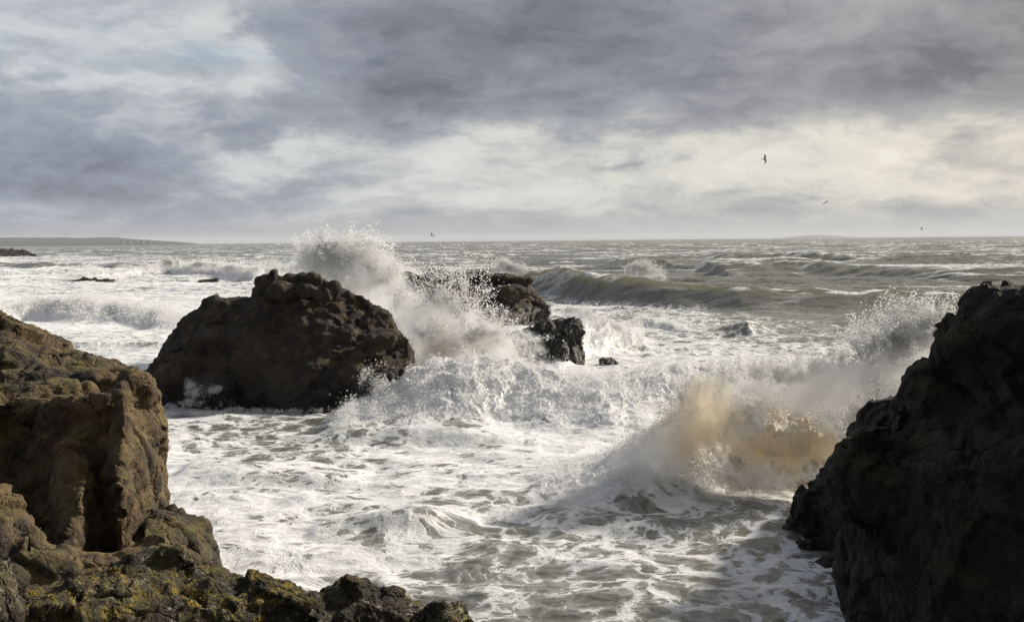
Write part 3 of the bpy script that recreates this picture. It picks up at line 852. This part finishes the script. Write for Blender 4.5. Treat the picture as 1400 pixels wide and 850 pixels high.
def house(px, py, w, label):
    D = 4380; w = w * .7
    p = at(px, py, D)
    e = bpy.data.objects.new("house", None); COL.objects.link(e); e.location = p
    tag(e, label, "house", "houses on the headland")
    d, h = w * 0.6, 4.5
    b = bmesh.new(); bmesh.ops.create_cube(b, size=1)
    for v in b.verts: v.co = Vector((v.co.x * w, v.co.y * d, (v.co.z + .5) * (h + 4) - 4))
    me = bpy.data.meshes.new("wall"); b.to_mesh(me); b.free(); me.materials.append(M_wall)
    o = bpy.data.objects.new("wall", me); COL.objects.link(o); o.parent = e
    V = [(-w / 2 - .4, -d / 2 - .5, h + .02), (w / 2 + .4, -d / 2 - .5, h + .02), (w / 2 + .4, d / 2 + .5, h + .02), (-w / 2 - .4, d / 2 + .5, h + .02), (-w / 2 - .4, 0, h + 4), (w / 2 + .4, 0, h + 4)]
    me = bpy.data.meshes.new("roof"); me.from_pydata(V, [], [(0, 1, 5, 4), (2, 3, 4, 5), (0, 4, 3), (1, 2, 5), (3, 2, 1, 0)]); me.materials.append(M_roof)
    o = bpy.data.objects.new("roof", me); COL.objects.link(o); o.parent = e


for px, py, w, lab in ((166, 331.9, 14, "white house leftmost of the row on the distant headland"), (176, 332.2, 20, "widest white house near the left of the headland row"),
                       (186, 332.3, 12, "white house in the middle of the row on the distant headland"), (193, 332.4, 16, "white house second from the right of the headland row"),
                       (203, 332.8, 14, "white house rightmost on the sloping tip of the headland")):
    house(px, py, w, lab)

# --- gulls
M_gull = mat_plain("gull_feathers", (0.35, 0.35, 0.35), 0.7, 0.35, 6)
M_gullw = mat_plain("white_gull_feathers", (0.85, 0.85, 0.85), 0.7, 0.08, 6)


def gull(px, py, D, span, yaw, bank, flap, label, mat):
    b = bmesh.new()
    # body: lofted rings from bill to tail
    ring = [(-0.62, .012, .010, 0), (-0.55, .035, .03, 0), (-0.46, .055, .05, 0.0), (-0.36, .05, .05, 0), (-0.2, .085, .08, -.01), (0.0, .10, .095, -.02), (0.2, .075, .07, -.01), (0.38, .045, .03, 0), (0.55, .085, .012, .01), (0.62, .09, .006, .01)]
    prev = None
    for (y, rx, rz, z0) in ring:
        vs = [b.verts.new((rx * math.cos(a), y, z0 + rz * math.sin(a))) for a in [k * math.pi / 5 for k in range(10)]]
        if prev:
            for k in range(10): b.faces.new((prev[k], prev[(k + 1) % 10], vs[(k + 1) % 10], vs[k]))
        else: b.faces.new(vs)
        prev = vs
    b.faces.new(prev[::-1])
    # wings: angled inner and outer panels with thickness, joined to the body
    for s in (-1, 1):
        st = [(0.06, -.22, .22, .03, 0), (0.35, -.30, .14, .022, .35), (0.62, -.34, .02, .015, .45), (0.95, -.18, .05, .008, .28), (1.28, .06, .12, .003, .05)]
        prev = None
        for (x, y0, y1, th, zz) in st:
            z = zz * flap
            vs = [b.verts.new(q) for q in ((s * x, y0, z), (s * x, (y0 + y1) / 2, z + th), (s * x, y1, z), (s * x, (y0 + y1) / 2, z - th))]
            if prev:
                for k in range(4): b.faces.new((prev[k], prev[(k + 1) % 4], vs[(k + 1) % 4], vs[k]))
            else: b.faces.new(vs)
            prev = vs
        b.faces.new(prev[::-1])
    bmesh.ops.recalc_face_normals(b, faces=b.faces)
    me = bpy.data.meshes.new("gull"); b.to_mesh(me); b.free()
    for p in me.polygons: p.use_smooth = True
    me.materials.append(mat)
    o = bpy.data.objects.new("gull", me); COL.objects.link(o)
    o.location = A(px, py, D); o.scale = (span / 2.56,) * 3
    o.rotation_euler = (R(8), R(bank), R(yaw))
    tag(o, label, "gull", "gulls over the surf")


for g in ((1045, 218, 120, 1.35, 70, 55, .9, "dark gull banking steeply, highest at the right", M_gull),
          (1129, 277, 150, 1.3, 25, -30, .5, "dark gull gliding below the banking one at the right", M_gull),
          (590, 322, 150, 1.3, 60, 35, 1.1, "dark gull with drooped wing just above the horizon near the centre", M_gull),
          (361, 206, 170, 1.3, 10, 5, .5, "tiny gull with level wings high at the left of centre", M_gull),
          (99, 293, 170, 1.3, 40, 25, .8, "white gull low over the sea at far left", M_gullw),
          (119, 248, 260, 1.3, 20, -30, .8, "pale speck of a gull above the white one at left", M_gullw),
          (203, 273, 260, 1.3, 30, 40, .9, "dark speck of a gull over the tip of the headland", M_gull),
          (958, 316, 290, 1.3, 10, 30, .7, "dark speck of a gull at the horizon left of the island", M_gull),
          (1260, 313, 230, 1.3, 50, -40, 1.0, "dark speck of a gull at the horizon right of the island", M_gull)):
    gull(*g)
print("land+gulls", round(time.time() - T0, 1))


# ------------------------------------------------------------------ spray
def spray(label, parts, kind='stuff'):
    """one burst of spray = one object made of its droplets"""
    P = np.concatenate([p[0] for p in parts]); r = np.concatenate([p[1] for p in parts]); S = np.concatenate([p[2] for p in parts])
    o = droplets("sea_spray", P, r, S, M_spray)
    tag(o, label, "spray", kind=kind)
    print("spray", len(P), round(time.time() - T0, 1))
    return o


Q = 1.0
def mist(name, label, blobs, dens, sandc, g=0.55, scale=1.0, seed=0):
    """fine mist: a closed body of air whose density is clumpy and fades to nothing inside its skin"""
    bm = bmesh.new()
    cs = []
    for (px, py, D, rx, ry, w_, sd_) in blobs:
        c = at(px, py, D); rx_ = rx * D / F; rz_ = ry * D / F
        cs.append((c, rx_, min(rx_, rz_) * 0.8, rz_, w_, sd_))
        blob_into(bm, tuple(c), 1.0, (rx_ * 1.5, min(rx_, rz_) * 0.8 * 1.5, rz_ * 1.5))
    me = bpy.data.meshes.new(name); bm.to_mesh(me); bm.free()
    o = bpy.data.objects.new(name, me); COL.objects.link(o)
    md = o.modifiers.new("r", 'REMESH'); md.mode = 'VOXEL'; md.voxel_size = 0.25
    me2 = bpy.data.meshes.new_from_object(o.evaluated_get(bpy.context.evaluated_depsgraph_get()))
    o.modifiers.clear(); o.data = me2; me2.materials.clear()
    m = bpy.data.materials.new(name); m.use_nodes = True
    t = NT(m.node_tree)
    for n in list(t.n): t.n.remove(n)
    out = t.new('ShaderNodeOutputMaterial'); pv = t.new('ShaderNodeVolumePrincipled')
    geo = t.new('ShaderNodeNewGeometry'); P = geo.outputs['Position']
    S = None; SD = None
    for (c, a, b_, c_, w_, sd_) in cs:
        q = t.vm('MULTIPLY', t.vm('SUBTRACT', P, tuple(float(v) for v in c)), (1 / a, 1 / b_, 1 / c_))
        e = t.m('MULTIPLY', t.m('MAXIMUM', t.m('SUBTRACT', 1.0, t.m('MULTIPLY', t.vm('DOT_PRODUCT', q, q), 0.45)), 0.0), w_)
        S = e if S is None else t.m('ADD', S, e)
        if sd_: SD = t.m('MULTIPLY', e, sd_) if SD is None else t.m('ADD', SD, t.m('MULTIPLY', e, sd_))
    n1 = t.noise(P, 1.3 / scale, 7, 0.68, dist=0.5)
    n2_ = t.noise(t.mapv(P, scale=(1.6, 1.6, 0.9)), 4.5 / scale, 5, 0.7, dist=0.8)
    d = t.m('ADD', t.m('SUBTRACT', S, 0.45), t.m('MULTIPLY', t.m('SUBTRACT', n1, 0.5), 3.6))
    d = t.m('ADD', d, t.m('MULTIPLY', t.m('SUBTRACT', n2_, 0.5), 3.2))
    d = t.m('MULTIPLY', t.m('MAXIMUM', d, 0.0), t.rng(S, 0.0, 0.3))
    t.set(pv.inputs['Density'], t.m('MULTIPLY', t.m('MINIMUM', d, 1.2), dens))
    if SD is not None:
        f = t.m('DIVIDE', SD, t.m('ADD', S, 0.01), clamp=True)
        t.set(pv.inputs['Color'], t.mix(f, (0.99, 0.99, 0.99), sandc))
    else: pv.inputs['Color'].default_value = (.99, .99, .99, 1)
    pv.inputs['Anisotropy'].default_value = g
    t.l.new(pv.outputs[0], out.inputs[1])
    me2.materials.append(m)
    tag(o, label, "mist", kind='stuff')
    return o


# A: tall fan behind the middle rock
a1 = cloud([(465, 350, 58, 42, 24, 1.6, 0), (430, 345, 58, 28, 22, .8, 0), (500, 365, 57, 28, 26, 1.4, 0), (440, 368, 57, 50, 22, 1.6, 0), (520, 390, 56, 26, 26, 1.6, 0), (545, 412, 54, 26, 24, 1.4, 0), (480, 392, 57, 30, 24, 1.4, 0), (400, 375, 60, 30, 12, .5, 0),
            (480, 332, 58, 26, 14, .35, 0), (430, 330, 58, 20, 12, .25, 0)],
           int(80000 * Q), 0.6, 3, rmin=0.0065, rmax=0.05, scale=1.6)
a2 = cloud([(455, 345, 58, 62, 34, 1, 0), (500, 350, 57, 40, 40, .5, 0)], 5000, 0.8, 4, rmin=0.022, rmax=0.06, scale=1.3)

def jets(base, n_j, n, length, wide, lean, r0, rmax, sand=0.0):
    """fingers of water flung from a base line and breaking into drops along their arc"""
    j = rng.integers(0, n_j, n)
    b0 = np.array([at(*b) for b in base]); f = rng.random(n_j) * (len(base) - 1); i0 = np.floor(f).astype(int)
    O = b0[i0] + (f - i0)[:, None] * (b0[np.minimum(i0 + 1, len(base) - 1)] - b0[i0])
    th = lean + rng.normal(size=n_j) * wide
    v = length * rng.uniform(0.45, 1.1, n_j)
    V = np.stack([np.sin(th) * v, rng.normal(size=n_j) * .25 * v, np.cos(th) * v], 1)
    tt = (rng.beta(2.0, 1.3, n) * rng.uniform(.8, 1.05, n))[:, None]
    wgt = 0.02 + 0.075 * tt * length / 3
    side = rng.normal(size=(n, 3)) * wgt
    # beads: drops gather in clots along the finger
    tt = tt + 0.02 * np.sin(tt * 40 + j[:, None] * 3.1)
    P = O[j] + V[j] * tt + np.array([0, 0, -0.28 * length]) * tt ** 2 + side
    r = np.clip(r0 * (1 + rng.pareto(1.9, n) * .8), 0, rmax)
    return P.astype(np.float32), r.astype(np.float32), np.full(n, sand, np.float32)


# B: central burst in the gap
a3 = jets([(415, 378, 59), (450, 372, 58), (500, 385, 57), (535, 410, 56)], 90, int(34000 * Q), 2.9, .38, .05, .008, .05)
spray("tall fan of spray bursting up behind the large dark rock", [a1, a2, a3])
b4 = jets([(565, 500, 44), (600, 490, 45), (650, 485, 45), (690, 480, 45)], 90, int(32000 * Q), 2.6, .5, .05, .007, .04)
b1 = cloud([(620, 450, 47, 52, 40, 2.4, 0.05), (580, 430, 48, 34, 38, 1.2, 0), (650, 440, 47, 40, 34, 1.2, 0), (600, 480, 44, 60, 30, 2.2, .25), (640, 485, 43.5, 40, 20, 1.2, .3), (560, 500, 42.5, 36, 34, 1.2, 0), (560, 450, 48, 26, 34, 1, 0), (600, 415, 47, 40, 24, .5, 0),
            (660, 470, 45, 34, 26, 1, .1), (690, 490, 44, 36, 20, .8, 0)],
           int(85000 * Q), 0.5, 13, rmin=0.0062, rmax=0.04, scale=1.3)
b2 = cloud([(620, 405, 47, 60, 42, 1, 0), (590, 388, 47, 45, 32, .4, 0), (640, 365, 47, 50, 30, .12, 0)], 5500, 0.8, 14, rmin=0.014, rmax=0.038, scale=1.1)
b3 = cloud([(530, 545, 38.8, 26, 30, 1, 0), (560, 555, 38.5, 40, 26, 1, 0), (520, 520, 39, 26, 24, .4, 0)], 16000, .5, 15, rmin=.009, rmax=.03)
spray("central burst of spray exploding between the dark rocks", [b1, b2, b3, b4])
# C: right breaker
c1 = cloud([(1000, 530, 26.6, 70, 30, 1.6, .0), (930, 560, 26.0, 40, 40, 1.6, .35), (960, 600, 25.4, 46, 42, 1.6, .6), (990, 575, 25.6, 30, 40, 1.2, .5), (1080, 540, 26.6, 60, 34, 2.0, 0), (1060, 615, 25.2, 60, 26, 1.6, 1.0), (1110, 600, 25.2, 46, 26, 1.2, .95),
            (1130, 540, 26.4, 50, 40, 1.8, 0), (1180, 520, 26.4, 50, 36, 1.8, 0), (1230, 490, 26.6, 46, 32, 1.8, 0), (1270, 465, 26.8, 30, 28, 1.4, 0), (1170, 570, 25.2, 40, 34, 1.2, .25), (880, 610, 25.4, 50, 36, 1.0, .1), (940, 650, 24.8, 80, 26, 1.6, .3), (1050, 655, 24.6, 70, 22, 1.2, .45), (1215, 535, 25.6, 40, 34, 1.4, .05),
            (860, 645, 25, 44, 26, .7, 0)],
           int(110000 * Q), 0.45, 23, rmin=0.0042, rmax=0.022, scale=0.8)
c2 = cloud([(1240, 440, 26.6, 40, 44, 1, 0), (1200, 455, 26.6, 50, 40, .5, 0), (1280, 440, 26.8, 26, 30, .6, 0), (1250, 415, 26.6, 40, 24, .25, 0), (1150, 490, 26.6, 60, 20, .4, 0), (1050, 500, 26.6, 70, 16, .4, 0), (1180, 600, 24.6, 40, 40, .25, 0)], 9000, 0.7, 24, rmin=0.009, rmax=0.024, scale=0.8)
c3 = jets([(930, 560, 26), (1000, 530, 26.4), (1100, 525, 26.4), (1200, 505, 26.3), (1270, 475, 26.6)], 150, int(48000 * Q), 1.35, .5, -.1, .004, .02)
c4 = jets([(1180, 500, 26.2), (1240, 480, 26.4), (1290, 455, 26.8)], 60, int(20000 * Q), 1.6, .4, -.1, .0045, .024)
spray("right hand breaker exploding against the dark cliff, sand brown at its foot", [c1, c2, c3, c4])
mist("mist", "soft veil of mist hanging over the right hand breaker", [(960, 580, 25.2, 50, 54, 1.05, 0.6), (1085, 616, 25.0, 78, 28, 1.15, 1.6), (880, 625, 24.8, 50, 38, 1.0, .0), (1150, 535, 25.8, 60, 44, 1.0, .0), (1230, 495, 26.2, 50, 42, 1.0, 0), (1000, 655, 24.2, 110, 26, .8, .0), (1060, 525, 26.2, 90, 34, 1.0, 0)],
     4.0, (0.996, 0.905, 0.73), g=.80)
mist("mist", "soft cloud of mist in the central burst between the rocks", [(620, 465, 46, 52, 40, 1.1, .0), (575, 455, 46, 38, 36, .9, 0), (640, 500, 43.5, 60, 36, .8, .25), (680, 480, 45, 50, 36, .8, 0), (560, 500, 43, 40, 36, .8, 0)], 4.5, (.995, .97, .90), g=.8, scale=1.1)
mist("mist", "soft cloud of mist inside the tall fan behind the large rock", [(465, 360, 58, 50, 36, 1.1, 0), (510, 385, 56, 40, 36, 1, 0), (430, 366, 58, 46, 20, .8, 0), (545, 415, 54, 34, 32, .9, 0)], 3.6, (1, 1, 1), g=.8, scale=1.1)
# D: spume blown off far crests
for (lab, bl, n, r0, s) in (("wispy spume blown off the swell crest behind the flat topped rock", [(705, 366, 112, 18, 8, 1, 0), (690, 360, 112, 12, 8, .5, 0), (735, 369, 112, 22, 4, .5, 0)], 9000, .022, 4),
                            ("plume of spume lifting off the swell right of centre", [(880, 372, 112, 32, 9, 1, 0), (865, 364, 112, 20, 8, .8, 0), (905, 379, 110, 16, 6, .5, 0)], 14000, .022, 4),
                            ("long bank of spume over the distant breakers at left", [(235, 358, 170, 24, 6, 1, 0), (270, 362, 170, 30, 5, 1, 0), (330, 366, 165, 40, 5, .8, 0), (385, 362, 160, 34, 8, 1, 0), (190, 364, 175, 24, 4, .5, 0)], 26000, .026, 5),
                            ("low white puff of spray on the near left breaker", [(60, 418, 98, 60, 10, 1, 0), (120, 414, 98, 50, 12, 1.2, 0), (170, 425, 95, 34, 9, .6, 0), (20, 432, 92, 40, 10, .6, 0)], 34000, .017, 3),
                            ("small spray cap on the peaking wave right of the washed rock", [(1015, 436, 80, 16, 8, 1, 0), (1000, 434, 80, 10, 7, .4, 0)], 7000, .014, 2),
                            ("white spray shoulder between the washed rock and the open swell", [(890, 432, 82, 20, 9, 1, 0), (805, 435, 60, 22, 18, 1.4, 0), (830, 450, 60, 24, 12, 1, 0), (780, 425, 68, 26, 8, .8, 0)], 32000, .012, 2),
                            ("lacy splash curling over the foot of the large dark rock", [(272, 538, 38.6, 20, 14, 1, 0), (262, 551, 38.4, 20, 6, .7, 0), (300, 551, 38.3, 18, 6, .7, 0), (262, 524, 38.9, 9, 9, .4, 0), (292, 532, 38.8, 12, 6, .3, 0)] + [(x_, 564 - abs(x_ - 390) * .055, 38.0 + abs(x_ - 390) * .004, 20, 5, .22, 0) for x_ in range(215, 510, 24)], 13000, .008, .7)):
    spray(lab, [cloud(bl, int(n * 1.1 * Q), .35, 70 + n % 13, rmin=r0 * .55, rmax=r0 * 2, scale=s, soft=.45 if r0 > .015 else .25)])

# froth: droplets thrown just above all tumbling white water
w = SEA_C.reshape(SHP).copy()
area = np.gradient(SEA_V[:, 1].reshape(SHP), axis=0) * np.gradient(SEA_V[:, 0].reshape(SHP), axis=1)
w = (w > 0.35) * w * np.abs(area) / np.maximum(SEA_V[:, 1].reshape(SHP), 10) ** 1.3
w = w.ravel(); pxs, _ = project(SEA_V[:, 0], SEA_V[:, 1], SEA_V[:, 2])
w[(pxs < -60) | (pxs > 1460)] = 0
w /= w.sum()
nF = int(650000 * Q)
idx = rng.choice(len(w), nF, p=w)
P = SEA_V[idx].astype(np.float32)
dist = P[:, 1]
s_ = np.clip(dist / 30, .7, 5)
P = P + rng.normal(size=P.shape).astype(np.float32) * np.array([.05, .05, 0], np.float32) * s_[:, None]
lift = np.clip(0.5 + 1.2 * fbm3(P / (0.5 * s_[:, None]), 3, 9), 0.03, 2)
P[:, 2] += np.abs(rng.exponential(0.10, nF)) * lift * s_ ** 0.8 - .01
r = np.clip(0.0065 * (1 + rng.pareto(2.6, nF) * .8), 0, .03) * s_ ** 0.9
o = droplets("froth", P, r.astype(np.float32), SEA_S[idx], M_spray, big=0.02)
tag(o, "fine froth thrown up over the tumbling white water", "froth", kind='stuff')
print("froth", round(time.time() - T0, 1))

# ------------------------------------------------------------------ light
SUN_AZ, SUN_EL = 56.0, 29.0   # degrees right of the view direction, above the horizon
sd = Vector((math.sin(R(SUN_AZ)) * math.cos(R(SUN_EL)), math.cos(R(SUN_AZ)) * math.cos(R(SUN_EL)), math.sin(R(SUN_EL))))
sl = bpy.data.lights.new("sun", 'SUN'); sl.energy = 5.0; sl.angle = R(4.0); sl.color = (1.0, 0.915, 0.78)
so = bpy.data.objects.new("sun", sl); COL.objects.link(so)
so.rotation_euler = (-sd).to_track_quat('-Z', 'Y').to_euler()

wd = bpy.data.worlds.new("World"); sc.world = wd; wd.use_nodes = True
t = NT(wd.node_tree)
for n in list(t.n): t.n.remove(n)
wo = t.new('ShaderNodeOutputWorld'); bg = t.new('ShaderNodeBackground'); t.l.new(bg.outputs[0], wo.inputs[0])
bg.inputs[1].default_value = 0.1
sky = t.new('ShaderNodeTexSky', sky_type='NISHITA'); sky.sun_disc = False
sky.sun_elevation = R(SUN_EL); sky.sun_rotation = R(SUN_AZ)
tc = t.new('ShaderNodeTexCoord'); Dv = tc.outputs['Generated']
sx = t.new('ShaderNodeSeparateXYZ'); t.l.new(Dv, sx.inputs[0])
x, y, z = sx.outputs
az = t.m('MULTIPLY', t.m('ARCTAN2', x, y), 57.2958)                       # degrees right of view
el = t.m('MULTIPLY', t.m('ARCSINE', z), 57.2958)
zc = t.m('ADD', t.m('MAXIMUM', z, 0.0), 0.36)
cv = t.new('ShaderNodeCombineXYZ')
t.set(cv.inputs[0], t.m('DIVIDE', x, zc)); t.set(cv.inputs[1], t.m('DIVIDE', y, zc))
C = cv.outputs[0]
wc = t.vm('SUBTRACT', t.noise(C, 2.2, 5, .6, color=True), (.5, .5, .5))
cw = t.vm('ADD', C, t.vm('SCALE', wc, scale=0.35))
nA = t.noise(cw, 1.7, 7, 0.55)
nB = t.noise(t.mapv(cw, loc=(4, 2, 0)), 4.6, 7, 0.58)
nC = t.noise(t.mapv(cw, loc=(9, 5, 3), scale=(.8, 1, 1)), 12, 6, .6)
wq = t.vm('SUBTRACT', t.noise(C, 5.0, 6, .65, color=True), (.5, .5, .5))
wq = t.vm('ADD', wc, t.vm('SCALE', wq, scale=.5))
sw = t.new('ShaderNodeSeparateXYZ'); t.l.new(wq, sw.inputs[0])
az0, el0 = az, el
az = t.m('ADD', az, t.m('MULTIPLY', sw.outputs[0], 13.0)); el = t.m('ADD', el, t.m('MULTIPLY', sw.outputs[1], 5.5))


def soft(a0, e0, ra, re, rot=0.0):
    """smooth patch of cloud cover around a direction (azimuth, elevation in degrees)"""
    da = t.m('SUBTRACT', az, a0); de = t.m('SUBTRACT', el, e0)
    c_, s_ = math.cos(rot), math.sin(rot)
    u = t.m('DIVIDE', t.m('ADD', t.m('MULTIPLY', da, c_), t.m('MULTIPLY', de, s_)), ra)
    v = t.m('DIVIDE', t.m('SUBTRACT', t.m('MULTIPLY', de, c_), t.m('MULTIPLY', da, s_)), re)
    q = t.m('ADD', t.m('MULTIPLY', u, u), t.m('MULTIPLY', v, v))
    return t.m('EXPONENT', t.m('MULTIPLY', q, -1.0))


def px2(px, py): return ((px - 700) / 1500 * 57.3 * .985, (330 - py) / 1500 * 57.3)


thick = t.m('ADD', t.m('MULTIPLY', nA, 1.1), t.m('MULTIPLY', nB, 1.05))
thick = t.m('SUBTRACT', thick, 1.055)
patches = [  # px, py, rx, ry, weight (+ = darker, thicker cloud)
    (500, 60, 170, 75, .42), (760, 50, 240, 90, .34), (1050, 90, 300, 75, .32), (1330, 40, 220, 70, .22), (620, 145, 260, 40, .30), (1350, 120, 160, 55, .22),
    (1000, 130, 120, 45, .12), (330, 170, 90, 30, .25), (860, 225, 80, 16, .33), (60, 195, 150, 36, .10), (90, 255, 280, 42, .36), (350, 290, 150, 22, .14), (60, 60, 150, 35, .0),
    (330, 60, 40, 60, -.30), (160, 30, 170, 30, -.18), (170, 118, 150, 14, -.30), (390, 215, 70, 34, -.32), (700, 215, 240, 30, -.28), (1180, 215, 280, 34, -.24), (1200, 262, 240, 16, -.30), (650, 265, 200, 14, -.18),
    (700, -40, 120, 40, -.35), (240, 150, 60, 14, -.15), (950, 190, 90, 14, -.15)]
for (px, py, rx, ry, w_) in patches:
    if not w_: continue
    a0, e0 = px2(px, py)
    thick = t.m('ADD', thick, t.m('MULTIPLY', soft(a0, e0, rx / 26.2, ry / 26.2), w_ * (1.25 if w_ > 0 else 1.0)))
thick = t.m('ADD', thick, t.m('MULTIPLY', t.m('SUBTRACT', nC, .5), 0.7))
# colour of cloud: sunlit cream where thin, blue-grey where thick
ramp = t.new('ShaderNodeValToRGB'); t.set(ramp.inputs[0], t.rng(thick, -0.45, 0.85, 0, 1, smooth=False))
cr = ramp.color_ramp
cr.elements[0].position = 0.0; cr.elements[0].color = (0.69, 0.66, 0.58, 1)
cr.elements[1].position = 1.0; cr.elements[1].color = (0.14, 0.146, 0.162, 1)
for p_, c_ in ((0.22, (0.60, 0.575, 0.51)), (0.38, (0.45, 0.437, 0.41)), (0.52, (0.33, 0.333, 0.34)), (0.75, (0.235, 0.24, 0.26))):
    e = cr.elements.new(p_); e.color = (*c_, 1)
# warmer and brighter towards the sun
az, el = az0, el0
tow = t.rng(az, -30, 45, 0.0, 1.0)
tint = t.mix(tow, (0.78, 0.87, 1.02), (1.10, 1.06, 0.98))
cc = t.vm('MULTIPLY', ramp.outputs[0], tint)
# far cloud near the horizon evens out
hz = t.rng(el, 0.0, 1.9, 1.0, 0.0)
hzc = t.mix(tow, (0.175, 0.19, 0.23), (0.46, 0.46, 0.455))
cc = t.mix(t.m('MULTIPLY', hz, 0.9), cc, hzc)
# unseen sky dimmed overhead and behind the viewer to cut fill on rocks
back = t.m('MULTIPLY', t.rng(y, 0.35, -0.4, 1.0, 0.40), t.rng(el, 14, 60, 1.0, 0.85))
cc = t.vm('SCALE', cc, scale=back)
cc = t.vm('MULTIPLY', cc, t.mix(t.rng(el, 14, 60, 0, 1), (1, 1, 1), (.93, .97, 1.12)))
# openings to blue sky
gap = t.m('MULTIPLY', t.rng(thick, -0.62, -0.35, 1, 0), 0.35)
blue = t.m('MULTIPLY', soft(*px2(150, 85), 210 / 26.2, 24 / 26.2), t.rng(nB, .40, .60))
gap = t.m('MAXIMUM', gap, t.m('MULTIPLY', blue, 0.7))
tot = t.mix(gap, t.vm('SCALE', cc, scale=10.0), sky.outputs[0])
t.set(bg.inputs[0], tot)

# ------------------------------------------------------------------ sea air
if True:
    b = bmesh.new(); bmesh.ops.create_cube(b, size=1)
    for v in b.verts: v.co = Vector((v.co.x * 52000, (v.co.y + .5) * 21200 - 120, (v.co.z + .5) * 104 - 4))
    me = bpy.data.meshes.new("haze"); b.to_mesh(me); b.free()
    hm = bpy.data.materials.new("haze"); hm.use_nodes = True
    t = NT(hm.node_tree)
    for n in list(t.n): t.n.remove(n)
    ho = t.new('ShaderNodeOutputMaterial'); pv = t.new('ShaderNodeVolumePrincipled')
    pv.inputs['Color'].default_value = (0.9, 0.93, 1.0, 1); pv.inputs['Density'].default_value = 0.00006; pv.inputs['Anisotropy'].default_value = 0.0
    t.l.new(pv.outputs[0], ho.inputs[1])
    me.materials.append(hm)
    o = bpy.data.objects.new("haze", me); COL.objects.link(o); tag(o, kind='stuff')

# ------------------------------------------------------------------ render settings
sc.view_settings.view_transform = 'Standard'
sc.view_settings.look = 'None'
sc.view_settings.exposure = 0.30
sc.view_settings.gamma = 1.0
sc.view_settings.use_curve_mapping = False
cy = sc.cycles
cy.max_bounces = 10; cy.diffuse_bounces = 9; cy.glossy_bounces = 2; cy.transmission_bounces = 4; cy.transparent_max_bounces = 4; cy.volume_bounces = 8
cy.use_denoising = True
cy.sample_clamp_indirect = 4
wd.cycles.sampling_method = 'AUTOMATIC'
print("script done", round(time.time() - T0, 1))
